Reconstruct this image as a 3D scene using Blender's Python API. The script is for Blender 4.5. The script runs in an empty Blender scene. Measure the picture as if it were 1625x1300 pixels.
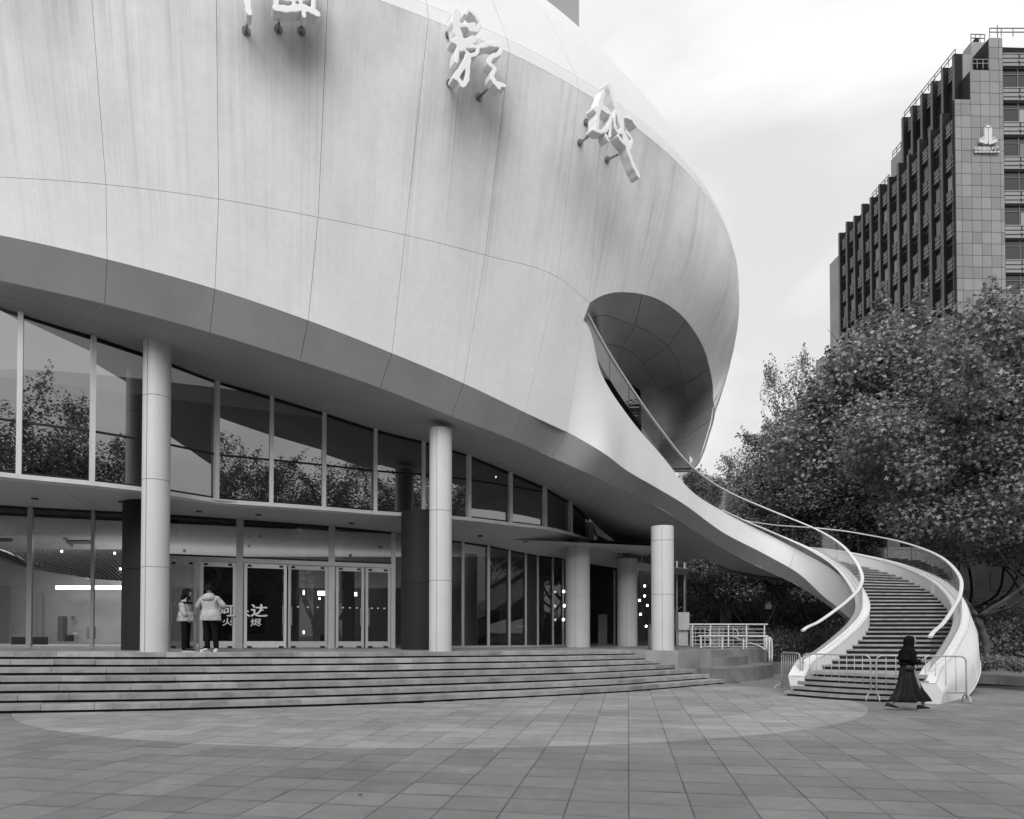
import bpy, bmesh, math, random
from mathutils import Vector, Matrix, noise
R = math.radians
V = Vector
scn = bpy.context.scene
col = scn.collection
rnd = random.Random(7)

# ------------------------------------------------------------------ camera
F, TH, CH, CX, CY = 1090.0, R(1.1), 1.736, 812.5, 978.1
cam_d = bpy.data.cameras.new('camera'); cam = bpy.data.objects.new('camera', cam_d)
col.objects.link(cam); scn.camera = cam
cam.location = (0, 0, CH); cam.rotation_euler = (R(90) + TH, 0, 0)
cam_d.sensor_width = 36; cam_d.lens = 36 * F / 1625
cam_d.shift_y = (CY - 650) / 1625
cam_d.clip_start = 0.1; cam_d.clip_end = 3000

# ------------------------------------------------------------------ world, sun, exposure
world = bpy.data.worlds.new("World"); scn.world = world; world.use_nodes = True
wn = world.node_tree; wn.nodes.clear()
def N(nt, t, **kw):
    n = nt.nodes.new(t)
    for k, v in kw.items():
        if k == 'ins':
            for a, b in v.items(): n.inputs[a].default_value = b
        else: setattr(n, k, v)
    return n
def L(nt, a, b): nt.links.new(a, b)
SUN_EL, SUN_AZ = 38, 192      # the light comes over the left shoulder of the photographer
sky = N(wn, 'ShaderNodeTexSky', sky_type='NISHITA', sun_disc=False, sun_elevation=R(SUN_EL), sun_rotation=R(SUN_AZ))
bw = N(wn, 'ShaderNodeRGBToBW'); L(wn, sky.outputs[0], bw.inputs[0])
tc = N(wn, 'ShaderNodeTexCoord')
mp = N(wn, 'ShaderNodeMapping'); mp.inputs['Scale'].default_value = (1.6, 1.6, 3.4); mp.inputs['Rotation'].default_value = (0.3, 0.5, 0.2)
L(wn, tc.outputs['Generated'], mp.inputs[0])
cn = N(wn, 'ShaderNodeTexNoise', ins={'Scale': 1.5, 'Detail': 5.0, 'Roughness': 0.5, 'Distortion': 0.6}); L(wn, mp.outputs[0], cn.inputs[0])
cr = N(wn, 'ShaderNodeMapRange', ins={1: 0.34, 2: 0.62, 3: 4.9, 4: 6.6}); L(wn, cn.outputs[0], cr.inputs[0])
mx = N(wn, 'ShaderNodeMix', data_type='FLOAT'); mx.inputs[0].default_value = 0.9
L(wn, bw.outputs[0], mx.inputs[2]); L(wn, cr.outputs[0], mx.inputs[3])
bg = N(wn, 'ShaderNodeBackground'); bg.inputs[1].default_value = 0.1
L(wn, mx.outputs[0], bg.inputs[0])
wo = N(wn, 'ShaderNodeOutputWorld'); L(wn, bg.outputs[0], wo.inputs[0])
sd = bpy.data.lights.new('sun', 'SUN'); sd.energy = 1.5; sd.angle = R(45); sd.color = (1, 1, 1)
so = bpy.data.objects.new('sun', sd); col.objects.link(so)
so.rotation_euler = (R(90 - SUN_EL), 0, R(-12))
so.location = (-10, -20, 30)
scn.view_settings.view_transform = 'Standard'; scn.view_settings.look = 'None'
scn.view_settings.gamma = 1; scn.view_settings.exposure = 0.76
scn.view_settings.use_curve_mapping = False
scn.cycles.max_bounces = 6; scn.cycles.transparent_max_bounces = 12
scn.cycles.diffuse_bounces = 3; scn.cycles.glossy_bounces = 3
scn.cycles.caustics_reflective = False; scn.cycles.caustics_refractive = False

# ------------------------------------------------------------------ helpers
def ray(px, py):
    x = (px - CX) / F; y = (CY - py) / F
    return V((x, math.cos(TH) - y * math.sin(TH), math.sin(TH) + y * math.cos(TH)))
def at(px, py, Y):            # a point of the place: seen at that pixel, Y metres ahead
    d = ray(px, py); return V((0, 0, CH)) + d * (Y / d.y)
def ath(px, py, h):           # the same, at height h
    d = ray(px, py); return V((0, 0, CH)) + d * ((h - CH) / d.z)
def proj(p):
    d = V(p) - V((0, 0, CH)); z = d.y * math.cos(TH) + d.z * math.sin(TH); y = -d.y * math.sin(TH) + d.z * math.cos(TH)
    return (CX + F * d.x / z, CY - F * y / z)
def lerp(a, b, t): return a + (b - a) * t
def interp(tab, x):
    if x <= tab[0][0]:
        a, b = tab[0], tab[1]
    elif x >= tab[-1][0]:
        a, b = tab[-2], tab[-1]
    else:
        for a, b in zip(tab, tab[1:]):
            if a[0] <= x <= b[0]: break
    t = (x - a[0]) / (b[0] - a[0]); return a[1] + (b[1] - a[1]) * t
def cr_spline(p, n):
    p = [V(q) for q in p]; out = []
    for i in range(len(p) - 1):
        p1, p2 = p[i], p[i + 1]
        p0 = p[i - 1] if i else p1 * 2 - p2
        p3 = p[i + 2] if i + 2 < len(p) else p2 * 2 - p1
        # centripetal-ish tangents
        d1 = max((p2 - p1).length, 1e-6); d0 = max((p1 - p0).length, 1e-6); d2 = max((p3 - p2).length, 1e-6)
        m1 = ((p1 - p0) / d0 * d1 + (p2 - p1) / d1 * d0) / (d0 + d1) * d1
        m2 = ((p2 - p1) / d1 * d2 + (p3 - p2) / d2 * d1) / (d1 + d2) * d1
        for k in range(n):
            t = k / n; t2 = t * t; t3 = t2 * t
            out.append(p1 * (2*t3 - 3*t2 + 1) + m1 * (t3 - 2*t2 + t) + p2 * (3*t2 - 2*t3) + m2 * (t3 - t2))
    out.append(p[-1]); return out
def cr_at(p, u):              # point at parameter u (node units)
    i = min(int(max(u, 0)), len(p) - 2); t = u - i
    key = tuple(round(c, 4) for q in (p[max(i-1,0)], p[i], p[i+1], p[min(i+2, len(p)-1)]) for c in q)
    p1, p2 = V(p[i]), V(p[i+1]); p0 = V(p[i-1]) if i else p1*2-p2; p3 = V(p[i+2]) if i+2 < len(p) else p2*2-p1
    d1 = max((p2-p1).length,1e-6); d0 = max((p1-p0).length,1e-6); d2 = max((p3-p2).length,1e-6)
    m1 = ((p1-p0)/d0*d1+(p2-p1)/d1*d0)/(d0+d1)*d1; m2 = ((p2-p1)/d1*d2+(p3-p2)/d2*d1)/(d1+d2)*d1
    t2 = t*t; t3 = t2*t
    return p1*(2*t3-3*t2+1)+m1*(t3-2*t2+t)+p2*(3*t2-2*t3)+m2*(t3-t2)

def tag(o, label=None, cat=None, group=None, kind=None):
    if label: o['label'] = label
    if cat: o['category'] = cat
    if group: o['group'] = group
    if kind: o['kind'] = kind
    return o
def empty(name, loc=(0, 0, 0), rz=0):
    o = bpy.data.objects.new(name, None); col.objects.link(o); o.location = loc; o.rotation_euler = (0, 0, rz)
    o.empty_display_size = 0.3
    return o
def link(name, me, parent=None, m=None):
    o = bpy.data.objects.new(name, me); col.objects.link(o)
    if parent: o.parent = parent; 
    return o
class MB:
    def __init__(s): s.v = []; s.f = []; s.mi = []; s.uv = []
    def face(s, idx, mi=0): s.f.append(idx); s.mi.append(mi)
    def add(s, verts, faces, mi=0):
        b = len(s.v); s.v += [tuple(v) for v in verts]
        for f in faces: s.f.append([b + i for i in f]); s.mi.append(mi)
    def box(s, a, b, mi=0, M=None):
        x0, y0, z0 = a; x1, y1, z1 = b
        vs = [V(p) for p in ((x0,y0,z0),(x1,y0,z0),(x1,y1,z0),(x0,y1,z0),(x0,y0,z1),(x1,y0,z1),(x1,y1,z1),(x0,y1,z1))]
        if M: vs = [M @ v for v in vs]
        s.add(vs, [(0,3,2,1),(4,5,6,7),(0,1,5,4),(1,2,6,5),(2,3,7,6),(3,0,4,7)], mi)
    def beam(s, p, q, w, d, mi=0, up=V((0, 0, 1))):   # bar of width w (sideways) and depth d (along up) between p and q
        p, q = V(p), V(q); t = (q - p).normalized(); sx = t.cross(up)
        if sx.length < 1e-4: sx = t.cross(V((0, 1, 0)))
        sx.normalize(); uy = sx.cross(t).normalized()
        vs = []
        for c in (p, q):
            for a, b in ((-1,-1),(1,-1),(1,1),(-1,1)): vs.append(c + sx * (a * w / 2) + uy * (b * d / 2))
        s.add(vs, [(0,1,2,3),(7,6,5,4),(0,4,5,1),(1,5,6,2),(2,6,7,3),(3,7,4,0)], mi)
    def prism(s, poly, z0, z1, mi=0, mside=None):
        n = len(poly); z = lambda q, p: q(p) if callable(q) else q
        vs = [(p[0], p[1], z(z0, p)) for p in poly] + [(p[0], p[1], z(z1, p)) for p in poly]
        b = len(s.v); s.v += vs
        s.face([b + i for i in reversed(range(n))], mi); s.face([b + n + i for i in range(n)], mi)
        for i in range(n):
            j = (i + 1) % n; s.face([b+i, b+j, b+n+j, b+n+i], mi if mside is None else mside)
    def tube(s, pts, rad, n=8, mi=0, cap=True):
        pts = [V(p) for p in pts]; rs = rad if isinstance(rad, (list, tuple)) else [rad] * len(pts)
        b = len(s.v); up = None
        for i, p in enumerate(pts):
            t = (pts[min(i + 1, len(pts)-1)] - pts[max(i - 1, 0)]).normalized()
            if up is None: up = V((0,0,1)) if abs(t.z) < .9 else V((1,0,0))
            sx = t.cross(up).normalized(); uy = sx.cross(t).normalized(); up = uy
            for k in range(n):
                a = 2*math.pi*k/n; s.v.append(tuple(p + (sx*math.cos(a) + uy*math.sin(a)) * rs[i]))
        for i in range(len(pts)-1):
            for k in range(n):
                k2 = (k+1) % n; s.face([b+i*n+k, b+i*n+k2, b+(i+1)*n+k2, b+(i+1)*n+k], mi)
        if cap:
            s.face([b+k for k in reversed(range(n))], mi); s.face([b+(len(pts)-1)*n+k for k in range(n)], mi)
    def cyl(s, c, r, z0, z1, n=32, mi=0):
        s.tube([(c[0], c[1], z0), (c[0], c[1], z1)], r, n, mi)
    def lathe(s, prof, c, n=24, mi=0):
        b = len(s.v)
        for r, z in prof:
            for k in range(n):
                a = 2*math.pi*k/n; s.v.append((c[0]+r*math.cos(a), c[1]+r*math.sin(a), z))
        for i in range(len(prof)-1):
            for k in range(n):
                k2 = (k+1) % n; s.face([b+i*n+k, b+i*n+k2, b+(i+1)*n+k2, b+(i+1)*n+k], mi)
    def mesh(s, name, mats, smooth=False, uv=None):
        me = bpy.data.meshes.new(name); me.from_pydata([tuple(v) for v in s.v], [], s.f)
        for m in (mats if isinstance(mats, (list, tuple)) else [mats]): me.materials.append(m)
        me.polygons.foreach_set('material_index', s.mi)
        if smooth: me.polygons.foreach_set('use_smooth', [True]*len(me.polygons))
        if uv:
            ul = me.uv_layers.new(name='UVMap')
            for l in me.loops: ul.data[l.index].uv = uv[l.vertex_index]
        me.update(); return me
    def build(s, name, mats, parent=None, smooth=False, uv=None, sharp=None):
        me = s.mesh(name, mats, smooth, uv)
        o = link(name, me, parent)
        if sharp is not None:
            me.polygons.foreach_set('use_smooth', [True]*len(me.polygons))
            me.set_sharp_from_angle(angle=R(sharp))
        return o

# ------------------------------------------------------------------ materials (the photograph is black and white)
def g(x): return (x, x, x, 1)
def mat(name, c, rough=0.6, spec=0.4, var=0.0, scale=3.0, bump=0.0, bscale=30.0, obj_var=0.0, isl_var=0.0, metal=0.0, coords='Object', stretch=(1,1,1), detail=5.0):
    m = bpy.data.materials.new(name); m.use_nodes = True; nt = m.node_tree; b = nt.nodes['Principled BSDF']
    b.inputs['Roughness'].default_value = rough; b.inputs['Specular IOR Level'].default_value = spec; b.inputs['Metallic'].default_value = metal
    b.inputs['Base Color'].default_value = g(c)
    val = None
    t = N(nt, 'ShaderNodeTexCoord'); mpn = N(nt, 'ShaderNodeMapping'); mpn.inputs['Scale'].default_value = stretch
    if coords == 'World':
        gm = N(nt, 'ShaderNodeNewGeometry'); L(nt, gm.outputs['Position'], mpn.inputs[0])
    else: L(nt, t.outputs[coords], mpn.inputs[0])
    if var or obj_var or isl_var:
        base = N(nt, 'ShaderNodeValue'); base.outputs[0].default_value = c; val = base.outputs[0]
        def mulr(src, amt, val, lo=0.0, hi=1.0):
            r = N(nt, 'ShaderNodeMapRange', ins={1: lo, 2: hi, 3: 1 - amt, 4: 1 + amt}); L(nt, src, r.inputs[0])
            mu = N(nt, 'ShaderNodeMath', operation='MULTIPLY'); L(nt, val, mu.inputs[0]); L(nt, r.outputs[0], mu.inputs[1]); return mu.outputs[0]
        if var:
            n1 = N(nt, 'ShaderNodeTexNoise', ins={'Scale': scale, 'Detail': detail, 'Roughness': 0.6}); L(nt, mpn.outputs[0], n1.inputs[0])
            val = mulr(n1.outputs[0], var, val, 0.3, 0.7)
        if obj_var:
            oi = N(nt, 'ShaderNodeObjectInfo'); val = mulr(oi.outputs['Random'], obj_var, val)
        if isl_var:
            gi = N(nt, 'ShaderNodeNewGeometry'); val = mulr(gi.outputs['Random Per Island'], isl_var, val)
        cc = N(nt, 'ShaderNodeCombineColor')
        for i in range(3): L(nt, val, cc.inputs[i])
        L(nt, cc.outputs[0], b.inputs['Base Color'])
    if bump:
        n2 = N(nt, 'ShaderNodeTexNoise', ins={'Scale': bscale, 'Detail': 4.0}); L(nt, mpn.outputs[0], n2.inputs[0])
        bp = N(nt, 'ShaderNodeBump', ins={'Strength': bump, 'Distance': 0.02}); L(nt, n2.outputs[0], bp.inputs['Height']); L(nt, bp.outputs[0], b.inputs['Normal'])
    return m
def glass_mat(name, tint, ior, refl=1.0, rough=0.0, base=0.0, wave=0.0, k=1.0):
    m = bpy.data.materials.new(name); m.use_nodes = True; nt = m.node_tree; nt.nodes.clear()
    o = N(nt, 'ShaderNodeOutputMaterial'); tr = N(nt, 'ShaderNodeBsdfTransparent'); tr.inputs[0].default_value = g(tint)
    gl = N(nt, 'ShaderNodeBsdfGlossy'); gl.inputs[0].default_value = g(refl); gl.inputs['Roughness'].default_value = rough
    fr = N(nt, 'ShaderNodeFresnel', ins={'IOR': ior}); mr = N(nt, 'ShaderNodeMath', operation='ADD', use_clamp=True); mr.inputs[1].default_value = base
    km = N(nt, 'ShaderNodeMath', operation='MULTIPLY'); km.inputs[1].default_value = k; L(nt, fr.outputs[0], km.inputs[0]); L(nt, km.outputs[0], mr.inputs[0])
    if wave:
        tcc = N(nt, 'ShaderNodeTexCoord'); n2 = N(nt, 'ShaderNodeTexNoise', ins={'Scale': 0.9, 'Detail': 1.0}); L(nt, tcc.outputs['Object'], n2.inputs[0])
        bp = N(nt, 'ShaderNodeBump', ins={'Strength': wave, 'Distance': 0.02}); L(nt, n2.outputs[0], bp.inputs['Height']); L(nt, bp.outputs[0], gl.inputs['Normal'])
    mxs = N(nt, 'ShaderNodeMixShader'); L(nt, mr.outputs[0], mxs.inputs[0]); L(nt, tr.outputs[0], mxs.inputs[1]); L(nt, gl.outputs[0], mxs.inputs[2])
    L(nt, mxs.outputs[0], o.inputs[0]); return m
def emit_mat(name, s):
    m = bpy.data.materials.new(name); m.use_nodes = True; nt = m.node_tree; nt.nodes.clear()
    o = N(nt, 'ShaderNodeOutputMaterial'); e = N(nt, 'ShaderNodeEmission'); e.inputs[1].default_value = s; L(nt, e.outputs[0], o.inputs[0]); return m

def shell_mat(name, c, streak, rough=0.55):
    """painted panels, uv = metres along the wall, height; rain has left vertical streaks"""
    m = bpy.data.materials.new(name); m.use_nodes = True; nt = m.node_tree; b = nt.nodes['Principled BSDF']
    b.inputs['Roughness'].default_value = rough; b.inputs['Specular IOR Level'].default_value = 0.3
    uv = N(nt, 'ShaderNodeUVMap'); uv.uv_map = 'UVMap'
    def noise(sx, sy, detail, lo, hi, a, bb, rough=0.6):
        mpn = N(nt, 'ShaderNodeMapping'); mpn.inputs['Scale'].default_value = (sx, sy, 1); L(nt, uv.outputs[0], mpn.inputs[0])
        n = N(nt, 'ShaderNodeTexNoise', ins={'Scale': 1.0, 'Detail': detail, 'Roughness': rough}); L(nt, mpn.outputs[0], n.inputs[0])
        r = N(nt, 'ShaderNodeMapRange', ins={1: lo, 2: hi, 3: a, 4: bb}); L(nt, n.outputs[0], r.inputs[0]); return r.outputs[0]
    def mul(a, bb):
        k = N(nt, 'ShaderNodeMath', operation='MULTIPLY'); L(nt, a, k.inputs[0])
        if isinstance(bb, (int, float)): k.inputs[1].default_value = bb
        else: L(nt, bb, k.inputs[1])
        return k.outputs[0]
    fine = noise(9.0, 0.10, 3, 0.45, 0.72, 0.0, 1.0)          # thin streaks
    wide = noise(1.3, 0.16, 4, 0.40, 0.75, 0.0, 1.0)          # where they gather
    broad = noise(0.5, 0.35, 6, 0.35, 0.7, 0.0, 1.0)          # soft clouds of dirt
    vfine = noise(30.0, 0.3, 2, 0.5, 0.8, 0.0, 1.0)
    grain = noise(6.0, 6.0, 4, 0.3, 0.7, 0.97, 1.03)
    sep = N(nt, 'ShaderNodeSeparateXYZ'); L(nt, uv.outputs[0], sep.inputs[0])
    top = N(nt, 'ShaderNodeMapRange', ins={1: 9.0, 2: 16.0, 3: 0.25, 4: 1.0}); L(nt, sep.outputs[1], top.inputs[0])
    s1 = mul(mul(fine, wide), 0.46 * streak); s2 = mul(broad, 0.26 * streak); s3 = mul(mul(vfine, broad), 0.16 * streak)
    ad = N(nt, 'ShaderNodeMath', operation='ADD'); L(nt, s1, ad.inputs[0]); L(nt, s2, ad.inputs[1])
    ad2 = N(nt, 'ShaderNodeMath', operation='ADD'); L(nt, ad.outputs[0], ad2.inputs[0]); L(nt, s3, ad2.inputs[1])
    tot = mul(ad2.outputs[0], top.outputs[0])
    # grime that washed down below each fixed sign character (a stain of its own shape)
    if streak > 0.8:
        for (u0, v0, wu, wv, k) in STAINS:
            du = N(nt, 'ShaderNodeMath', operation='SUBTRACT'); L(nt, sep.outputs[0], du.inputs[0]); du.inputs[1].default_value = u0
            dv = N(nt, 'ShaderNodeMath', operation='SUBTRACT'); L(nt, sep.outputs[1], dv.inputs[0]); dv.inputs[1].default_value = v0
            du2 = mul(du.outputs[0], 1.0 / wu); dv2 = mul(dv.outputs[0], 1.0 / wv)
            sq = N(nt, 'ShaderNodeMath', operation='ADD'); L(nt, mul(du2, du2), sq.inputs[0]); L(nt, mul(dv2, dv2), sq.inputs[1])
            ex = N(nt, 'ShaderNodeMath', operation='MULTIPLY'); L(nt, sq.outputs[0], ex.inputs[0]); ex.inputs[1].default_value = -1.0
            e2 = N(nt, 'ShaderNodeMath', operation='EXPONENT'); L(nt, ex.outputs[0], e2.inputs[0])
            f2 = noise(7.0, 0.3, 3, 0.3, 0.7, 0.55, 1.0)
            s4 = mul(mul(e2.outputs[0], f2), k*.62)
            a3 = N(nt, 'ShaderNodeMath', operation='ADD'); L(nt, tot, a3.inputs[0]); L(nt, s4, a3.inputs[1]); tot = a3.outputs[0]
    inv = N(nt, 'ShaderNodeMath', operation='SUBTRACT', use_clamp=True); inv.inputs[0].default_value = 1.0; L(nt, tot, inv.inputs[1])
    fin = mul(mul(inv.outputs[0], grain), c)
    cc = N(nt, 'ShaderNodeCombineColor')
    for i in range(3): L(nt, fin, cc.inputs[i])
    L(nt, cc.outputs[0], b.inputs['Base Color']); return m
# ------------------------------------------------------------------ the shell of the cinema: its guiding curves
LEAN, HC = 0.27, 16.0
mid_px = [(-820,300),(-560,280),(-330,276),(-170,275),(-20,280),(168,293),(347,316),(505,345)]
crease_px = [(603,0),(680,30),(806.5,83),(918,141.6),(1006,200),(1080,263),(1135,332),(1164,399),(1171,466)]
mid_pl = [ath(x, y, 11.5) for x, y in mid_px]
cre = []
for i, p in enumerate(mid_pl):
    a = mid_pl[max(i-1,0)]; b = mid_pl[min(i+1,len(mid_pl)-1)]; t = (b-a).normalized(); n = V((t.y, -t.x, 0)).normalized()
    q = p + n * (LEAN * 4.5); cre.append(V((q.x, q.y, HC)))
cre_px3 = [ath(x, y, HC) for x, y in crease_px]
cre = cre[:-1] + cre_px3                      # the 505 node is replaced by the measured rim
cre += [V((cre[-1].x + .25, cre[-1].y + 2.6, HC)), V((cre[-1].x - .2, cre[-1].y + 6.0, HC)), V((cre[-1].x - 2.5, cre[-1].y + 11.0, HC))]
CRE = cr_spline(cre, 12)
CL = [0.0]
for a, b in zip(CRE, CRE[1:]): CL.append(CL[-1] + (b-a).length)
def near_crease(p):
    best = None
    for i in range(len(CRE)-1):
        a, b = CRE[i], CRE[i+1]; ab = b - a; ap = V((p.x, p.y, HC)) - a
        t = max(0, min(1, ap.dot(ab) / ab.length_squared)); q = a + ab * t
        d = (V((p.x, p.y, HC)) - q).length
        if best is None or d < best[0]:
            cross = ab.x * ap.y - ab.y * ap.x
            best = (d, 1 if cross > 0 else -1, CL[i] + (CL[i+1]-CL[i]) * t, ab.normalized())
    return best
def wallf(p):
    d, s, u, t = near_crease(p); return d * s - LEAN * (HC - p.z)
def ray_wall(px, py, Y0=10.0, Y1=36.0):
    prev = None; Y = Y0; best = (1e9, Y0)
    while Y <= Y1:
        f = wallf(at(px, py, Y))
        if abs(f) < best[0]: best = (abs(f), Y)
        if prev is not None and prev < 0 <= f:
            lo, hi = Y - .5, Y
            for _ in range(18):
                m = (lo + hi) / 2
                if wallf(at(px, py, m)) < 0: lo = m
                else: hi = m
            return at(px, py, (lo + hi) / 2)
        prev = f; Y += .5
    return at(px, py, best[1])
def cre_pt(u):
    for i in range(len(CRE)-1):
        if CL[i] <= u <= CL[i+1] or i == len(CRE)-2:
            return CRE[i].lerp(CRE[i+1], (u-CL[i]) / (CL[i+1]-CL[i])), (CRE[i+1]-CRE[i]).normalized()
# stains on the wall below the four sign characters: (u, height, half width, half height, strength)
def uv_wall(px, py):
    p = ray_wall(px, py); return near_crease(p)[2], p.z
STAINS = []
for (px, py, wu, wv, k) in [(745,165,.75,.75,.34),(790,150,.5,.8,.2),(745,260,.5,2.0,.17),(800,215,.35,1.6,.13),(965,235,.55,.6,.36),(940,215,.4,.6,.24),(975,330,.5,1.8,.2),
                            (465,65,.7,.6,.38),(465,150,.6,1.7,.2),(392,60,.3,.6,.26),(40,0,1.6,.7,.3),(395,170,.3,2.0,.12),(1050,330,.5,2.2,.2),(110,200,1.2,2.0,.1)]:
    u, h = uv_wall(px, py); STAINS.append((u, h, wu, wv, k))

M_shell = shell_mat('white_painted_panel', 0.82, 1.0)
M_roof = shell_mat('white_roof_panel', 0.66, 0.12)
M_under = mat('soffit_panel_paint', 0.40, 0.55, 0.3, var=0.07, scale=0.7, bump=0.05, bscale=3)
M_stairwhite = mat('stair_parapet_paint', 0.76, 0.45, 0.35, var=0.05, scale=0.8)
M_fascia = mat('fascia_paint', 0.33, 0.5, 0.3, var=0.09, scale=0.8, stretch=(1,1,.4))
M_joint = mat('dark_joint', 0.30, 0.9, 0.1)
M_col = mat('column_paint', 0.58, 0.42, 0.4, var=0.04, scale=1.0)
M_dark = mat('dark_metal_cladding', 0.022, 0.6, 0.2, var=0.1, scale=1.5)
M_alu = mat('grey_aluminium', 0.42, 0.4, 0.5, var=0.05, scale=4)
M_alu_light = mat('light_aluminium', 0.62, 0.4, 0.5, var=0.05, scale=4)
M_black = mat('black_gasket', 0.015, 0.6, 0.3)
M_stone = mat('grey_granite_step', 0.30, 0.7, 0.25, var=0.32, scale=2.2, bump=0.25, bscale=60, obj_var=0.16, detail=9)
M_stonedark = mat('granite_wall', 0.20, 0.75, 0.2, var=0.3, scale=1.5, bump=0.2, bscale=50, obj_var=0.12, detail=9)
M_gl_up = glass_mat('coated_window_glass', 0.15, 1.75, 0.95, base=0.18, wave=0.02)
M_gl_low = glass_mat('clear_window_glass', 0.66, 1.5, 0.75, base=0.02, wave=0.01)
M_gl_rail = glass_mat('balustrade_glass', 0.66, 1.4, 0.9, k=.2)
M_white = mat('white_sign_paint', 0.8, 0.35, 0.4)
M_steel = mat('stainless_tube', 0.45, 0.3, 0.6, metal=0.6)

bld = empty('cinema_building', (0, 22, 0))
tag(bld, 'large white curved cinema building with leaning panel walls, glass foyer and an oval hole', 'building')
bld_inv = Matrix.Translation((0, -22, 0))
def bpart(o):
    o.parent = bld; o.matrix_parent_inverse = bld_inv; return o

def patch(name, rows, m, nu=6, nv=5, gap=0.006, thick=0.05, flip=False, uvf=None, parent=None, bulge=None, u0=0, u1=None, v0=0, v1=None):
    """a panel: rows = list of node-point lists (rows[v][u]); the piece between u0..u1, v0..v1 with a rim turned back"""
    u1 = len(rows[0]) - 1 if u1 is None else u1; v1 = len(rows) - 1 if v1 is None else v1
    def P(u, v):
        v = min(max(v, 0), len(rows) - 1 - 1e-9); i = int(v); t = v - i
        p = cr_at(rows[i], u).lerp(cr_at(rows[i+1], u), t)
        if bulge: p = p + bulge(u, v)
        return p
    def nrm(u, v):
        e = 1e-3; a = P(min(u+e, len(rows[0])-1), v) - P(max(u-e, 0), v); b = P(u, min(v+e, len(rows)-1)) - P(u, max(v-e, 0))
        n = a.cross(b)
        if n.length < 1e-12: n = V((0,-1,0))
        n.normalize(); return -n if flip else n
    G = [[P(lerp(u0, u1, i/nu), lerp(v0, v1, j/nv)) for i in range(nu+1)] for j in range(nv+1)]
    NN = [[nrm(lerp(u0, u1, i/nu), lerp(v0, v1, j/nv)) for i in range(nu+1)] for j in range(nv+1)]
    for j in range(nv+1):
        for a, b in ((0, 1), (nu, nu-1)):
            d = G[j][b] - G[j][a]
            if d.length > gap*2: G[j][a] = G[j][a] + d.normalized()*gap
    for i in range(nu+1):
        for a, b in ((0, 1), (nv, nv-1)):
            d = G[b][i] - G[a][i]
            if d.length > gap*2: G[a][i] = G[a][i] + d.normalized()*gap
    mb = MB()
    for j in range(nv+1):
        for i in range(nu+1): mb.v.append(tuple(G[j][i]))
    W = nu+1
    for j in range(nv):
        for i in range(nu):
            q = [j*W+i, j*W+i+1, (j+1)*W+i+1, (j+1)*W+i]
            mb.face(q[::-1] if flip else q)
    nf = len(mb.f)
    loop = [(0, i) for i in range(nu+1)] + [(j, nu) for j in range(1, nv+1)] + [(nv, i) for i in range(nu-1, -1, -1)] + [(j, 0) for j in range(nv-1, 0, -1)]
    b0 = len(mb.v)
    for (j, i) in loop: mb.v.append(tuple(G[j][i]))
    for (j, i) in loop: mb.v.append(tuple(G[j][i] - NN[j][i]*thick))
    n = len(loop)
    for k in range(n):
        k2 = (k+1) % n; q = [b0+k, b0+n+k, b0+n+k2, b0+k2]; mb.face(q[::-1] if flip else q)
    uv = [uvf(V(v)) for v in mb.v] if uvf else None
    me = mb.mesh(name, m, uv=uv)
    me.polygons.foreach_set('use_smooth', [k < nf for k in range(len(me.polygons))])
    vn = [tuple(NN[j][i]) for j in range(nv+1) for i in range(nu+1)]
    me.update()
    ln = []
    for p_ in me.polygons:
        for vi in p_.vertices: ln.append(vn[vi] if vi < len(vn) else tuple(p_.normal))
    me.normals_split_custom_set(ln)
    return link(name, me)

def uvw(p):
    return (near_crease(p)[2], p.z)

# guiding rows on the main wall; columns = panel joints
mid_nodes = [ray_wall(x, y) for x, y in mid_px[2:]] + [ray_wall(x, y) for x, y in [(643,373),(770,405),(885,440),(936,481)]]
mid_nodes[5] = ray_wall(505, 345)
E_px = [(-330,330),(-170,345),(-20,370),(170,412),(341,459),(489,509),(622,561),(736,609),(833,655),(900,686)]
E_nodes = [ray_wall(x, y) for x, y in E_px]
E_nodes[0].z += 0.0
crease_u = [None]*6 + [near_crease(V((*ath(x, y, HC).xy, HC)))[2] for x, y in [(680,30),(808,84),(918,142),(955,166)]]
C_nodes = []
for i in range(10):
    u = crease_u[i] if crease_u[i] is not None else near_crease(mid_nodes[i])[2] + (i-2)*0.045
    C_nodes.append(cre_pt(u)[0])
T_nodes = []
for i in range(9): T_nodes.append(E_nodes[i].lerp(mid_nodes[i], 0.62))
T_nodes.append(ray_wall(926, 508))
for j in (0, 1, 2): pass
rows = [E_nodes, T_nodes, mid_nodes, C_nodes]
for k in range(9):
    o = patch('wall_panel', rows, M_shell, nu=6, nv=6, u0=k, u1=k+1, v0=0, v1=2, uvf=uvw, gap=.0045); bpart(o)
    if k in (0, 1): o2 = None
    o = patch('wall_panel', rows, M_shell, nu=6, nv=6, u0=k, u1=k+1, v0=2, v1=3, uvf=uvw, gap=.0045); bpart(o)
def off(nodes, d, dz=0):
    out = []
    for i, p in enumerate(nodes):
        t = nodes[min(i+1, len(nodes)-1)] - nodes[max(i-1, 0)]; t = V((t.x, t.y, 0)).normalized(); out.append(p + V((-t.y, t.x, 0))*d + V((0, 0, dz)))
    return out
back_rows = [off(r, 0.045) for r in rows]
bpart(patch('backing_sheet', back_rows, M_joint, nu=50, nv=9, gap=0.03, thick=0.01))

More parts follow.
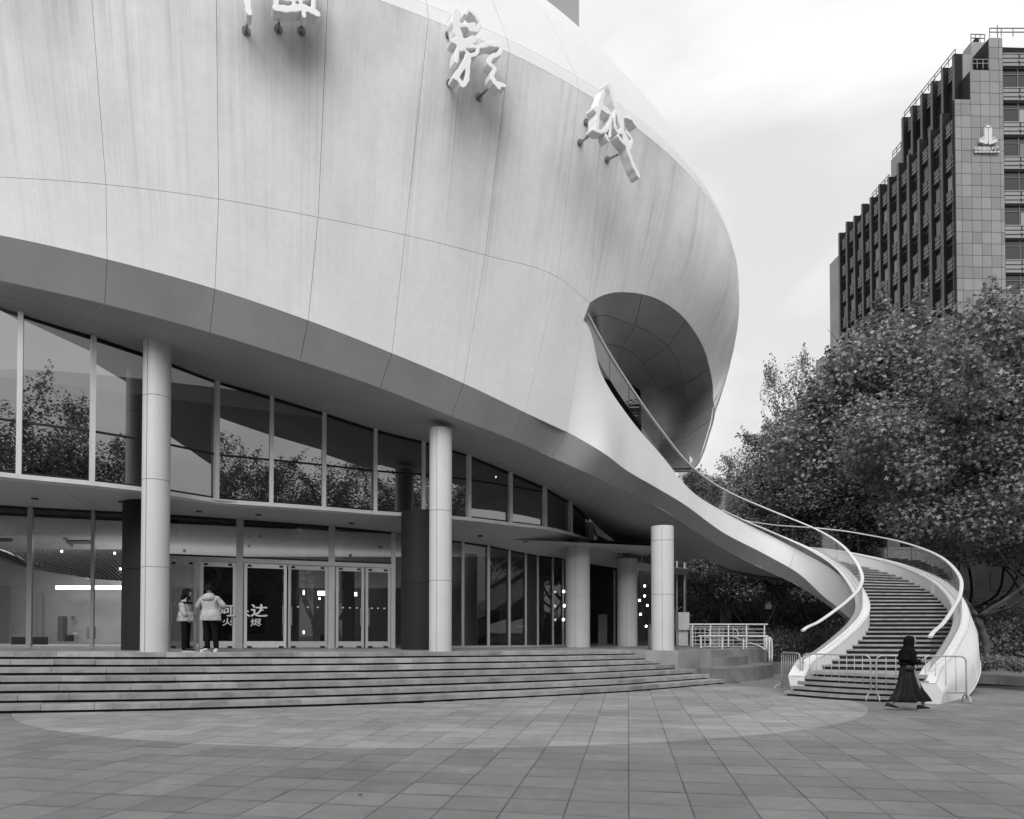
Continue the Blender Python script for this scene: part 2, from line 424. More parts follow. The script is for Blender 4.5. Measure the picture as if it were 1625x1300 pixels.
# ------------------------------------------------------------------ hood above the oval hole
hole_px = [(936,481),(949,472.5),(968,465.8),(1000,464.6),(1037,472.5),(1075,495),(1105,531),(1124,576)]
B_nodes = [ray_wall(x, y) for x, y in hole_px] + [at(1132,622,27.9), at(1131,657,27.7), at(1122,696,27.2), at(1109,733,26.7), at(1096,747,26.2)]
hu = [near_crease(V((*ath(955,166,HC).xy, HC)))[2]] + [near_crease(b)[2] + d for b, d in zip(B_nodes[1:8], (.3,.38,.5,.6,.6,.6,.7))]
hu += [near_crease(cre_px3[-1])[2] + q for q in (1.0, 2.4, 4.2, 6.4, 8.8)]
HC_nodes = [cre_pt(u)[0] for u in hu]
def hood_bulge(u, v):
    w = min(1, max(0, (u-2)/5)); t = v
    k = math.sin(math.pi*min(1, max(0, t)))*0.42*w
    p, tt = cre_pt(interp(list(zip(range(len(hu)), hu)), u)); return V((tt.y, -tt.x, 0))*k
hr = [B_nodes, HC_nodes]
cuts = [0, 3.2, 5.1, 7.0, 9.0, 12]
for a, b in zip(cuts, cuts[1:]):
    bpart(patch('wall_panel', hr, M_shell, nu=10, nv=10, u0=a, u1=b, uvf=uvw, bulge=hood_bulge))
hb = [off(B_nodes, 0.045), off(HC_nodes, 0.045)]
bpart(patch('backing_sheet', hb, M_joint, nu=60, nv=10, gap=0.03, thick=0.01, bulge=hood_bulge, u1=8.6))
# inside of the hole: ceiling that curls in, with its curved joints
r1 = [(948,503),(956,500),(965,502),(992,512),(1022,523),(1050,541),(1071,566),(1084,603),(1088,648),(1087,690),(1083,712),(1078,735),(1072,748)]
r2 = [(953,546),(957,545),(962,546),(978,549),(996,556),(1013,568),(1030,592),(1043,622),(1049,664),(1050,694),(1050,715),(1050,735),(1050,748)]
r3 = [(959,600),(961,600),(964,602),(972,606),(980,612),(988,622),(996,640),(1004,660),(1008,690),(1010,705),(1012,720),(1014,735),(1016,748)]
dY1 = [1.0,1.1,1.2,1.6,1.9,2.0,2.0,1.9,1.7,1.5,1.3,1.1,.8]
R1 = [at(x, y, B_nodes[i].y + dY1[i]*.9) for i, (x, y) in enumerate(r1)]
R2 = [at(x, y, B_nodes[i].y + dY1[i]*2.0 + .4) for i, (x, y) in enumerate(r2)]
R3 = [at(x, y, B_nodes[i].y + dY1[i]*2.6 + 2.0) for i, (x, y) in enumerate(r3)]
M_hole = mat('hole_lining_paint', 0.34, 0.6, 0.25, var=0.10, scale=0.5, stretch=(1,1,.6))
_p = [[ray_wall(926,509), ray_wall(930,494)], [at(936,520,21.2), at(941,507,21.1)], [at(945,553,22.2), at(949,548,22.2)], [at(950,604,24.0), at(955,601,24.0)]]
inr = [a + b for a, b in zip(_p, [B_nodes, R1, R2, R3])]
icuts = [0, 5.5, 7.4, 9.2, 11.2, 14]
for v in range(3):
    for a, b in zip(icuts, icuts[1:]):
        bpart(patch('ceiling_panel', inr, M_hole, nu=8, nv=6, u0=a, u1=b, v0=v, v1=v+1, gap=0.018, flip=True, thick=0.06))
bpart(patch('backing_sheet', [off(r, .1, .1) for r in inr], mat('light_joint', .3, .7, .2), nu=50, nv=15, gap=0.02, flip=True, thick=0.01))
# far wall of the opening behind the ramp of stairs
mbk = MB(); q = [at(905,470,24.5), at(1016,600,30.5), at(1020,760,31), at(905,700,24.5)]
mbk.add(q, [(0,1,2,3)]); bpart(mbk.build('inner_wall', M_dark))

# ------------------------------------------------------------------ roof above the rim
RC = C_nodes[:-1] + HC_nodes
ROOF_PROF = [(0.0, 0.0), (0.10, 0.42), (1.35, 3.0), (2.9, 5.3), (5.2, 7.6), (9.0, 9.6), (13.5, 10.6)]
def inner_pts(s, t):
    out = []
    for p in RC:
        u = near_crease(p)[2]; q, tt = cre_pt(u); out.append(q + V((-tt.y, tt.x, 0))*s + V((0, 0, t)))
    return out
rr = [inner_pts(s, t) for s, t in ROOF_PROF]
nR = len(RC) - 1
rc = list(range(0, 9)) + [10.5, 12.5, 14.5, 17, nR]
def uvr(p): return (near_crease(p)[2], p.z)
for a, b in zip(rc, rc[1:]):
    for v, w in ((0, 1), (1, 3), (3, 6)):
        bpart(patch('roof_panel', rr, M_roof, nu=6, nv=4 if w - v < 3 else 6, u0=a, u1=b, v0=v, v1=w, uvf=uvr))
bpart(patch('backing_sheet', [off(r, .05, -.05) for r in rr], M_joint, nu=60, nv=12, gap=0.03, thick=0.01))

# ------------------------------------------------------------------ fascia (chamfer) and soffit
YL_tab = [(926,20.1),(955,20.95),(1000,22.3),(1051,23.8),(1096,25.0),(1150,26.2),(1225,26.8),(1274,26.3),(1318,25.0),(1348,23.6),(1366,22.2),(1380,20.9)]
def YL(x): return interp(YL_tab, x)
rib_T = [(926,508),(955,594),(1000,664),(1051,724),(1096,778),(1150,813),(1225,851),(1274,876.5),(1318,902),(1348,929)]
rib_E = [(900,686),(948,713),(995,747),(1045,776),(1088,802),(1144,843),(1218,882),(1264,908),(1306,946),(1332,968)]
rib_F = [(875,726),(927,749),(973,771),(1026,795),(1072,822),(1136,864),(1210,903),(1258,925),(1303,953),(1331,974)]
TR = [T_nodes[-1]] + [at(x, y, YL(x)) for x, y in rib_T[1:]]
ER = [E_nodes[-1]] + [at(x, y, YL(x) + .03) for x, y in rib_E[1:]]
def in_from(E_, i, px, py, d):
    t = E_[min(i+1, len(E_)-1)] - E_[max(i-1, 0)]; n = V((-t.y, t.x, 0)).normalized(); lo, hi = E_[i].y - 1.5, E_[i].y + 5
    for _ in range(30):
        m_ = (lo+hi)/2
        if (at(px, py, m_) - E_[i]).dot(n) < d: lo = m_
        else: hi = m_
    return at(px, py, (lo+hi)/2)
FR_ = [at(x, y, ER[i].y + [.6,.55,.5,.5,.5,.5,.5,.45,.3,.2][i]) if i == 0 or i > 5 else in_from(ER, i, x, y, .5) for i, (x, y) in enumerate(rib_F)]
F_px = [(-330,385),(-170,408),(-20,441),(166,483),(333,528),(476,573),(603,616),(716,661),(810,697),(875,726)]
def at_inside(px, py, d):      # the point seen at that pixel that lies d metres behind the wall face line
    Y = 10.0; prev = None
    while Y < 40:
        p = at(px, py, Y); dd, s_, u_, t_ = near_crease(p); f = dd*s_ - LEAN*(HC-E_H(u_)) - d
        if prev is not None and prev < 0 <= f: return at(px, py, Y - .05*f/(f-prev+1e-9))
        prev = f; Y += .05
    return at(px, py, 20)
EU = [(near_crease(p)[2], p.z) for p in E_nodes]
def E_H(u): return interp(EU, u)
F_nodes = [at_inside(x, y, .52) for i, (x, y) in enumerate(F_px)]; FR_[0] = F_nodes[-1]
Fall = F_nodes + FR_[1:]; Eall = E_nodes + ER[1:]
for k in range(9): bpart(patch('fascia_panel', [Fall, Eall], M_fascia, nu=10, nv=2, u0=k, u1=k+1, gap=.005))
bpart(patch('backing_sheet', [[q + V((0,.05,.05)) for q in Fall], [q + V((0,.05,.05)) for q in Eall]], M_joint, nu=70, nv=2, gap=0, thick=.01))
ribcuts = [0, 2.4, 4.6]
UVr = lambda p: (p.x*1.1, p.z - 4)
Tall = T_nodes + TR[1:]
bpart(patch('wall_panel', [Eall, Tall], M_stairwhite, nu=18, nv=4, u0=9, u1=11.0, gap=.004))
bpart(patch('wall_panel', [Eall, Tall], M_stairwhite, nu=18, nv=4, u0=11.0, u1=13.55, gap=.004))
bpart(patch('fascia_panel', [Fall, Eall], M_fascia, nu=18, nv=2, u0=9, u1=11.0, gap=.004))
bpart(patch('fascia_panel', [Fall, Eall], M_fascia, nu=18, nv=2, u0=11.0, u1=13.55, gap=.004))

# upper glass wall curve: stands on the edge of the first floor slab
HS = 5.43
sill_px = [(-330,725),(-160,735),(-80,742),(30,754),(145,765),(250,778),(345,793),(430,799),(512,805),(595,812),(680,817),(742,822),(808,830),(860,836),(903,846),(935,857),(950,864)]
sill = [ath(x, y, HS) for x, y in sill_px]
top_y = [(-330,400),(-160,440),(-80,462),(30,497),(145,534),(250,569),(345,605),(430,630),(512,655),(595,682),(680,703),(742,721),(808,750),(860,772),(903,795),(935,824),(950,855)]
utop = [at(top_y[i][0], top_y[i][1], sill[i].y) for i in range(len(sill))]
G_px = [-330, -170, -50, 118, 262, 392, 505, 608, 700, 775]
def on_utop(px):
    xs = [p[0] for p in top_y]
    for i in range(len(xs)-1):
        if xs[i] <= px <= xs[i+1]: t = (px-xs[i])/(xs[i+1]-xs[i]); return utop[i].lerp(utop[i+1], t)
    return utop[-1]
G_nodes = [on_utop(x) for x in G_px] + [on_utop(872), on_utop(926), at(988,866.5,29.6), at(1036,882,30.9)]
Fs = F_nodes + [FR_[1], FR_[2], FR_[3], FR_[4]]
# continuing right: soffit back edge over the entrance
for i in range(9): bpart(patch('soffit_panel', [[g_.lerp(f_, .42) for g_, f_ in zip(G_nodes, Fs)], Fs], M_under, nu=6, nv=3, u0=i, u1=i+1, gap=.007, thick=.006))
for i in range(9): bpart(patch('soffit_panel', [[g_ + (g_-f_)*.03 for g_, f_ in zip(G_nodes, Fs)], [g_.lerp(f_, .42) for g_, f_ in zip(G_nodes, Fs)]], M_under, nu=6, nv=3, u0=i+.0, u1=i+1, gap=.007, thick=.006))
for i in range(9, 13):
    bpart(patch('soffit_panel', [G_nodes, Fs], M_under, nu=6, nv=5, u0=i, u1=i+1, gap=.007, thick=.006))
bpart(patch('backing_sheet', [[p + V((0,0,.008)) for p in G_nodes], [p + V((0,0,.008)) for p in Fs]], mat('pale_joint', .8, .7, .2), nu=60, nv=3, gap=.0, thick=.01))
# ------------------------------------------------------------------ platform height (it drains a little to the right)
def PZ(x, y=20): return 1.2456 - .0055*x - .0072*min(y, 40)
def wallpost(mb, p, q, w=.06, d=.09, mi=0): mb.beam(p, q, w, d, mi, up=V((0,1,0)))

# upper glazing: panes, posts, sill, transom
post_px = [-160, -70, 30, 145, 250, 341, 430, 513, 595, 671, 742, 808, 862, 903, 935, 948]
def sill_at(px):
    xs = [p[0] for p in sill_px]
    for i in range(len(xs)-1):
        if xs[i] <= px <= xs[i+1]: t = (px-xs[i])/(xs[i+1]-xs[i]); return sill[i].lerp(sill[i+1], t), utop[i].lerp(utop[i+1], t)
    return sill[-1], utop[-1]
M_spandrel = mat('dark_lower_band', 0.02, 0.25, 0.5)
for i in range(len(post_px)-1):
    a, at_ = sill_at(post_px[i]); b, bt = sill_at(post_px[i+1])
    n = V(((b-a).y, -(b-a).x, 0)).normalized()
    nn = 5
    tops = [sill_at(lerp(post_px[i], post_px[i+1], k/nn)) for k in range(nn+1)]
    mb = MB(); mb.v = [tuple(a), tuple(b)] + [tuple(V((lerp(a.x,b.x,k/nn), lerp(a.y,b.y,k/nn), tops[k][1].z))) for k in range(nn, -1, -1)]
    mb.face(list(range(nn+3))); bpart(mb.build('window_pane', M_gl_up))
    # dark gasket lines round the pane and the horizontal joint across it
    mb = MB(); m1 = a + (at_-a)*0.0
    zt = a.z + 1.28
    if min(at_.z, bt.z) > zt + .15:
        mb.beam(V((a.x,a.y,zt))+n*.01, V((b.x,b.y,zt))+n*.01, .03, .05)
    mb.beam(V((at_.x,at_.y,at_.z-.04)), V((bt.x,bt.y,bt.z-.04)), .06, .09); mb.beam(a+V((0,0,.05)), b+V((0,0,.05)), .04, .04)
    bpart(tag(mb.build('gasket', M_black), kind='stuff'))
    # the opaque band under the joint, a little behind the glass
    mb = MB(); bk = -n*.25; za = min(zt, at_.z-.1); zb = min(zt, bt.z-.1)
    mb.add([a+bk, b+bk, V((b.x,b.y,zb))+bk, V((a.x,a.y,za))+bk], [(0,1,2,3)]); bpart(mb.build('spandrel_sheet', M_spandrel))
for px in post_px[1:]:
    a, t = sill_at(px); mb = MB(); a2, _ = sill_at(px+1); n = V(((a2-a).y, -(a2-a).x, 0)).normalized()
    mb.beam(a+n*.06+V((0,0,-.12)), V((a.x,a.y,t.z))+n*.06, .11 if px < 700 else .13, .14, up=n); bpart(mb.build('window_post', M_alu_light))
def ribbon(pts, h, d, name, m, dz=0.0, outn=0.0):
    mb = MB(); pts = [V(p) for p in pts]; ns = []
    for i, p in enumerate(pts):
        t = pts[min(i+1,len(pts)-1)] - pts[max(i-1,0)]; ns.append(V((t.y, -t.x, 0)).normalized())
    for p, n in zip(pts, ns):
        for a, b in ((outn,0),(outn,h),(outn-d,h),(outn-d,0)): mb.v.append(tuple(p + n*a + V((0,0,b+dz))))
    for i in range(len(pts)-1):
        for k in range(4): k2=(k+1)%4; mb.face([i*4+k, (i+1)*4+k, (i+1)*4+k2, i*4+k2])
    return mb.build(name, m)
sp = cr_spline(sill, 3)
bpart(ribbon(sp, .11, .4, 'window_sill', M_alu_light, dz=-.11, outn=.14))
# narrow window band that carries on over the entrance recess
band_px = [(948,849,864),(966,857,874),(985,866,883),(1000,873,888),(1018,878,893),(1036,882,896)]
for i in range(5):
    a, b = band_px[i], band_px[i+1]; Ya, Yb = 28.9+i*.35, 28.9+(i+1)*.35
    mb = MB(); mb.add([at(a[0],a[2],Ya), at(b[0],b[2],Yb), at(b[0],b[1],Yb), at(a[0],a[1],Ya)], [(0,1,2,3)]); bpart(mb.build('window_pane', M_gl_up))
    mb = MB(); mb.add([at(a[0],a[2],Ya+.2), at(b[0],b[2],Yb+.2), at(b[0],b[1],Yb+.2), at(a[0],a[1],Ya+.2)], [(0,1,2,3)]); bpart(mb.build('spandrel_sheet', M_spandrel))
    mb = MB(); mb.beam(at(a[0],a[2],Ya-.04), at(a[0],a[1],Ya-.04), .07, .07, up=V((0,1,0))); mb.beam(at(a[0],a[2]+.8,Ya-.04), at(b[0],b[2]+.8,Yb-.04), .07, .07); bpart(mb.build('window_post', M_alu))
# ceiling above the entrance (underside of the first floor slab)
lowY = [(-330,17.6),(-160,18.6),(0,19.6),(150,20.3),(272,20.9),(380,21.6),(528,22.6),(620,23.2),(717,24.0),(774,25.0),(834,26.4),(892,28.4),(960,30.5),(1036,32.5),(1092,33.0)]
lowT = [(-330,778),(-160,790),(0,803),(52,806),(150,811),(200,813),(272,817),(380,825),(528,836),(620,845),(717,857.5),(774,866),(834,878.5),(892,887),(960,899),(1036,908),(1092,914)]
def LY(px): return interp(lowY, px)
ceil_px = [-330,-160,0,150,272,380,528,620,717,774,834,892,960,1036,1092]
front = [(-330,725),(-190,733),(-70,742.5),(80,758),(190,771),(300,786),(440,800),(545,808),(655,815.5),(742,822),(808,830),(862,836.5),(920,851),(960,871)]
Crow0 = [at(x, y+3.0, ath(x, y, HS).y if x < 940 else 28.9) for x, y in front[:13]] + [at(1036,897,31.2), at(1092,903,31.9)]
Crow1 = [at(x, interp(lowT, x), LY(x)) for x in ceil_px]
M_ceil = mat('entrance_ceiling_panel', 0.5, 0.5, 0.3, var=0.05, scale=1)
for i in range(14): bpart(patch('ceiling_panel', [Crow1, Crow0], M_ceil, nu=4, nv=3, u0=i, u1=i+1, gap=.006, thick=.006))
Cback = [V((p.x, p.y, p.z+.03)) for p in Crow1]
bpart(patch('backing_sheet', [[p+V((0,0,.009)) for p in Crow1], [p+V((0,0,.009)) for p in Crow0]], mat('ceiling_joint', .8, .7, .2), nu=50, nv=3, gap=0, thick=.01))
# small downlights and a camera dome on that ceiling
M_lampoff = mat('downlight_trim', 0.08, 0.5, 0.3)
for (u, v) in [(1.6,.3),(2.5,.35),(3.6,.45),(4.6,.3),(5.4,.4),(6.6,.35),(7.7,.45),(9.0,.4),(10.2,.5)]:
    p = cr_at(Crow1, u).lerp(cr_at(Crow0, u), v); mb = MB(); mb.cyl(p, .09, p.z-.03, p.z+.02, 12); bpart(mb.build('downlight', M_lampoff))

# lower glazing
def lowpt(px, z=None, dy=0.0):
    Y = LY(px) + dy; p = at(px, interp(lowT, px), Y)
    if z is not None: p = V((p.x, p.y, z))
    return p
def basept(px, dz=0, dy=0.0):
    p = lowpt(px, dy=dy); return V((p.x, p.y, PZ(p.x, p.y)+dz))
panes = [(-160,-50,0),(-50,49,0),(49,148,0),(148,232,0)]
r_panes = [(700,734,0),(734,775,0),(775,808,0),(808,834,0),(834,853,0),(853,877,0),(877,896,0)]
def pane(pa, pb, z0=None, z1=None, m=M_gl_low, name='window_pane'):
    a, b = basept(pa), basept(pb); ta, tb = lowpt(pa), lowpt(pb)
    za, zb = (a.z if z0 is None else z0), (b.z if z0 is None else z0); zta, ztb = (ta.z if z1 is None else z1), (tb.z if z1 is None else z1)
    mb = MB(); mb.add([(a.x,a.y,za),(b.x,b.y,zb),(b.x,b.y,ztb),(a.x,a.y,zta)], [(0,1,2,3)]); return bpart(mb.build(name, m))
def frame_bar(pa, za, pb, zb, w, d, m=M_alu, name='window_frame', dy=-.04, par=None):
    a, b = lowpt(pa, za, dy), lowpt(pb, zb, dy); mb = MB()
    if abs(pa-pb) < .01: mb.beam(a, b, w, d, up=V((.3,-1,0)))
    else: mb.beam(a, b, d, w)
    return bpart(mb.build(name, m))
for a, b, _ in panes + r_panes:
    pane(a, b); frame_bar(a, basept(a).z+.04, b, basept(b).z+.04, .08, .08, M_alu)
    frame_bar(a, lowpt(a).z-.03, b, lowpt(b).z-.03, .06, .05, M_black, 'gasket')
for px, w in [(-50,.12),(49,.13),(148.5,.09),(734.5,.09),(775,.09),(808,.08),(834,.06),(853,.06),(877,.06),(893,.05)]:
    frame_bar(px, basept(px).z, px, lowpt(px).z, w, .12, M_alu, 'window_post')
# entrance: door leaves between 272 and 626
ZT = lambda px: at(px, interp([(232,884),(272,886),(620,899)], px), LY(px)).z
frame_bar(232, ZT(232)+.0, 626, ZT(626), .13, .12, M_alu, 'transom')
for px in (381, 526.5, 624):
    frame_bar(px, basept(px).z, px, lowpt(px).z, .2 if px < 600 else .14, .14, M_alu, 'window_post')
for a, b in ((232,381),(381,526.5),(526.5,624)):
    pane(a, b, z0=ZT((a+b)/2)+.05, name='transom_pane'); frame_bar(a, lowpt(a).z-.03, b, lowpt(b).z-.03, .07, .05, M_black, 'gasket')
    frame_bar(a, ZT(a)+.1, b, ZT(b)+.1, .05, .05, M_black, 'gasket')
frame_bar(318, basept(318).z, 318, ZT(318), .05, .1, M_alu, 'window_post')
pane(624, 640)
M_poster = mat('black_poster_film', 0.012, 0.25, 0.5)
leaves = [(268,313.5,0),(319,375,1),(388.5,455.5,1),(458,520.5,0),(533.5,578,0),(580.5,620,0)]
for (a, b, dark) in leaves:
    d = empty('door'); bpart(d); d.location = bld_inv @ V((0,0,0)); d.matrix_parent_inverse = Matrix.Identity(4)
    # parts of a leaf are sub-parts: world coordinates cancel the parents' offsets
    def sub(o, d=d):
        o.parent = d; o.matrix_parent_inverse = Matrix.Identity(4); return o
    A, B = basept(a, dy=-.06), basept(b, dy=-.06); za, zb = ZT(a)-.08, ZT(b)-.08
    AT, BT = V((A.x,A.y,za)), V((B.x,B.y,zb)); upv = V((0,0,1))
    t = (B-A).normalized(); n = V((t.y,-t.x,0))
    mb = MB(); w = .085
    for p, q in ((A+t*w/2, AT+t*w/2), (B-t*w/2, BT-t*w/2)): mb.beam(p+V((0,0,.02)), q, w, .06, up=n)
    mb.beam(A+V((0,0,.13)), B+V((0,0,.13)), .055, .2); mb.beam(AT-V((0,0,.07)), BT-V((0,0,.07)), .055, .14)
    sub(mb.build('door_frame', M_alu_light if dark else M_alu))
    mb = MB(); mb.add([A+t*w, B-t*w, BT-t*w, AT+t*w], [(0,1,2,3)]); sub(mb.build('glass_pane', M_gl_low))
    if dark:
        mb = MB(); k = -n*.03; mb.add([A+t*w+k+V((0,0,.2)), B-t*w+k+V((0,0,.2)), BT-t*w+k, AT+t*w+k], [(0,1,2,3)]); sub(mb.build('poster_sheet', M_poster))
    mb = MB(); hp = (B if a in (388.5, 319, 533.5) else A); sgn = -1 if hp is B else 1
    q = hp + t*sgn*.11 + n*.07; mb.tube([q+V((0,0,.75)), q+V((0,0,1.35))], .014, 8)
    for zz in (.8, 1.3): mb.tube([q+V((0,0,zz)), q-n*.05+V((0,0,zz))], .01, 6)
    sub(mb.build('door_handle', M_steel))
    mb = MB()
    for c in (A+t*.16, B-t*.16): mb.box((c.x-.09,c.y-.05,c.z+.02),(c.x+.09,c.y-.035,c.z+.08)); mb.box((c.x-.06,c.y-.05,za-.1),(c.x+.06,c.y-.035,za-.04))
    sub(mb.build('door_fitting', M_dark))
    # white markers at eye height
    mb = MB()
    for kk in range(1, 4):
        c = A.lerp(B, kk/4) - n*-.012; mb.box((c.x-.03,c.y-.012,c.z+1.32),(c.x+.03,c.y-.008,c.z+1.36))
    if not dark: sub(mb.build('safety_marker', M_alu_light))
# lettering on the dark leaves
M_letter = mat('white_film_letters', 0.75, 0.6, 0.2)
def text_on(body, px0, px1, py0, py1, Yd, name, par, ext=.003, mt=M_letter, shear=0.0, offs=.02):
    c = bpy.data.curves.new(name, 'FONT'); c.body = body; c.align_x = 'CENTER'; c.align_y = 'CENTER'; c.extrude = ext; c.offset = offs; c.size = 1; c.shear = shear
    o = bpy.data.objects.new(name, c); col.objects.link(o); c.materials.append(mt)
    bpy.context.view_layer.update(); me_ = bpy.data.meshes.new_from_object(o.evaluated_get(bpy.context.evaluated_depsgraph_get())); bpy.data.objects.remove(o); o = link(name, me_)
    a, b = at(px0, (py0+py1)/2, Yd(px0)), at(px1, (py0+py1)/2, Yd(px1)); t = (b-a)
    top, bot = at((px0+px1)/2, py0, Yd((px0+px1)/2)), at((px0+px1)/2, py1, Yd((px0+px1)/2))
    H = (top-bot).length; W = V((t.x,t.y,0)).length; nch = max(len(body), 1)
    o.location = (top+bot)/2; o.rotation_euler = (R(90), 0, math.atan2(t.y, t.x)); o.scale = (W/(nch*1.0), H/.92, 1)
    return o
doorY = lambda px: LY(px) - .12
for ch, x0, x1, y0, y1, in [('阿',344,371,961,979.5),('火',352,370,982,994),('凡',372.5,397,961,979.5),('达',397.5,425,961,980.5),('烬',397,415,983,995)]:
    if ch == '凡': continue          # stands behind the door post; only its feet show
    bpart(text_on(ch, x0, x1, y0, y1, doorY, 'lettering', None, offs=.022 if ch in '阿达' else .008))
mb = MB()
for x in (369.5, 389): pass
mb.beam(at(368.5,977.5,doorY(370)), at(373,976.5,doorY(372)), .03, .04); mb.beam(at(390,975,doorY(390)), at(396.5,978,doorY(396)), .03, .05); mb.beam(at(391,970,doorY(391)), at(394.5,970.5,doorY(394)), .03, .05)
bpart(mb.build('lettering', M_letter))
# glazing on the far right of the recess and its dark walls
Ye = 32.0
def flat(name, pts, m): mb = MB(); mb.add(pts, [tuple(range(len(pts)))]); return bpart(mb.build(name, m))
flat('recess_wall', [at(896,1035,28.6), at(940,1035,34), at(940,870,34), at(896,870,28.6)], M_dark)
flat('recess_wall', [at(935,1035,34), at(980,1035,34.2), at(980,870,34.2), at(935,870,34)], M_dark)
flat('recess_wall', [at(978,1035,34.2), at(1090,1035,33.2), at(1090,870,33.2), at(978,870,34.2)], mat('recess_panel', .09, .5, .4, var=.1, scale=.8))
mb = MB(); a, b = at(949,1030,33.7), at(963,975,33.7); mb.box((a.x, 33.6, 1.0), (b.x, 33.75, b.z)); bpart(mb.build('recess_door', mat('grey_door_paint', .3, .5, .4)))
for x0, x1, z in ((975,978,0),(1011,1013,0)):
    mb = MB(); mb.beam(at(x0,1030,33.1), at(x0,905,33.1), .08, .08, up=V((0,1,0))); bpart(mb.build('window_post', M_alu))
for a, b in ((1070,1085),):
    flat('window_pane', [at(a,1028,33.0), at(b,1028,33.0), at(b,893,33.0), at(a,893,33.0)], M_gl_up)
for x in (1074, 1086): mb = MB(); mb.beam(at(x,1030,32.9), at(x,890,32.9), .07, .07, up=V((0,1,0))); bpart(mb.build('window_post', M_alu_light))
flat('window_pane', [at(1012,1028,33.0), at(1036,1028,32.9), at(1036,912,32.9), at(1012,912,33.0)], M_gl_low)
# lamp reflections in the recess, modelled as glowing solids; lit lamps by the column
M_lamp = emit_mat('lamp_glow', 5.0)
for i, (x, y, Y) in enumerate([(1023,930,33.05),(1023,946,33.05),(1015,953,33.05),(1027.5,961,33.05),(1016.5,975,33.05),(1025.5,994,33.05),(894.5,939,28.3),(895.5,961.5,28.3),(894,983.5,28.3)]):
    c = at(x, y, Y-.2); mb = MB(); mb.lathe([(.01,c.z+.06),(.045,c.z+.03),(.05,c.z-.02),(.02,c.z-.05)], c, 8)
    mb.tube([c+V((0,0,.06)), c+V((0,0,.35))], .004, 4, mi=1)
    o = tag(mb.build('lamp_dot', [M_lamp, M_black]), ('topmost glowing lamp reflection in the dark entrance recess', 'second glowing lamp reflection from the top in the dark entrance recess', 'third glowing lamp reflection down, nearest the rear column in the entrance recess', 'fourth glowing lamp reflection down, nearest the last white column', 'fifth glowing lamp reflection down in the dark entrance recess', 'lowest glowing lamp reflection in the recess, above the grey information stand', 'upper lit pendant lamp at the left edge of the thick grey column', 'middle lit pendant lamp at the left edge of the thick grey column', 'lowest lit pendant lamp at the left edge of the thick grey column')[i], 'lamp', 'lamp reflections in the recess' if i < 6 else 'pendant lamps by the column')

# ------------------------------------------------------------------ columns
def column(px, Y, dia, top_px, joints, name='column', m=M_col, label=None):
    c = at(px, 1030, Y); z0 = PZ(c.x, c.y); p = at(px, top_px, Y); r = dia/2
    js = [z0] + sorted(at(px, j, Y).z for j in joints) + [p.z + .15]
    pr = [(r, z0-.02)]
    for j in js[1:-1]: pr += [(r, j-.012), (r-.018, j-.010), (r-.018, j+.004), (r, j+.006)]
    pr += [(r, js[-1])]
    mb = MB(); mb.lathe(pr, p, 48); o = mb.build(name, m, sharp=40); bpart(o)
    if label: o['label'] = label
    if m is M_dark: return c, p, r
    mb = MB(); mb.beam(p+V((-r*.25,-r*.985,z0-p.z)), p+V((-r*.25,-r*.985,.1)), .010, .012, up=V((0,1,0))); mb.v = mb.v; bpart(mb.build('column_seam', mat('seam', .3, .6, .2) if 'seam' not in bpy.data.materials else bpy.data.materials['seam']))
    return c, p, r
cols = []
cols.append(column(250, 17.35, .65, 540, [632, 764, 901, ]))
cols.append(column(699.5, 19.5, .64, 690, [812, 922]))
cols.append(column(1051, 22.7, .74, 843, [859, 944]))
cols.append(column(916.5, 27.3, .97, 864, [947]))
cols.append(column(995, 29.6, .86, 893, [1040]))
cols.append(column(-130, 16.6, .64, 460, [600, 764, 901]))
# dark clad pillars behind, with a ring joint
for (x0, x1, Y, top, j) in ((199, 262, 19.4, 779, 905), (637, 700, 21.7, 821, 927)):
    r = (x1-x0)/F*Y/2; column((x0+x1)/2, Y, r*2, top, [j], m=M_dark, label='black metal clad round column')

# ------------------------------------------------------------------ foyer interior
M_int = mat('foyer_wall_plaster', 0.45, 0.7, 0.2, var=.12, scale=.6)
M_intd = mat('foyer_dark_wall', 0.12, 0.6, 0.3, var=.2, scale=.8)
M_floor_in = mat('foyer_floor', 0.3, 0.25, 0.5, var=.1, scale=1)
mb = MB(); mb.add([(-26,13,1.10),(4,24,1.05),(6,44,1.05),(-36,44,1.10)], [(0,1,2,3)]); bpart(mb.build('foyer_floor', M_floor_in))
def fl(name, x0, x1, y0, y1, Y, m, Y2=None): return flat(name, [at(x0,y1,Y), at(x1,y1,Y2 or Y), at(x1,y0,Y2 or Y), at(x0,y0,Y)], m)
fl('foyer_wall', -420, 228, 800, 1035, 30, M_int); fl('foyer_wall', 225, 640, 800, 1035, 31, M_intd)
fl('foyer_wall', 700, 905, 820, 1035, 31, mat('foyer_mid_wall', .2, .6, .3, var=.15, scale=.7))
# foyer ceiling above the lower panes (white) and upper floor
mb = MB(); mb.add([(-30,14.5,5.05),(6,27,5.0),(6,45,5.0),(-40,45,5.0)], [(0,1,2,3)]); bpart(mb.build('foyer_ceiling', mat('foyer_ceiling_white', .55, .6, .2)))
mb = MB(); mb.add([(-30,14.6,5.2),(6,27.5,5.2),(6,45,5.2),(-40,45,5.2)], [(3,2,1,0)]); bpart(mb.build('upper_floor', M_intd))
mb = MB(); mb.add([(-30,13.6,9.3),(4,28,8.9),(4,45,8.9),(-40,45,9.4)], [(0,1,2,3)]); bpart(mb.build('upper_ceiling', mat('upper_ceiling_white', .5, .6, .2)))
mb = MB(); mb.add([(-40,27,5.2),(6,33,5.2),(6,33,9.3),(-40,27,9.4)], [(0,1,2,3)]); bpart(mb.build('upper_wall', M_intd))
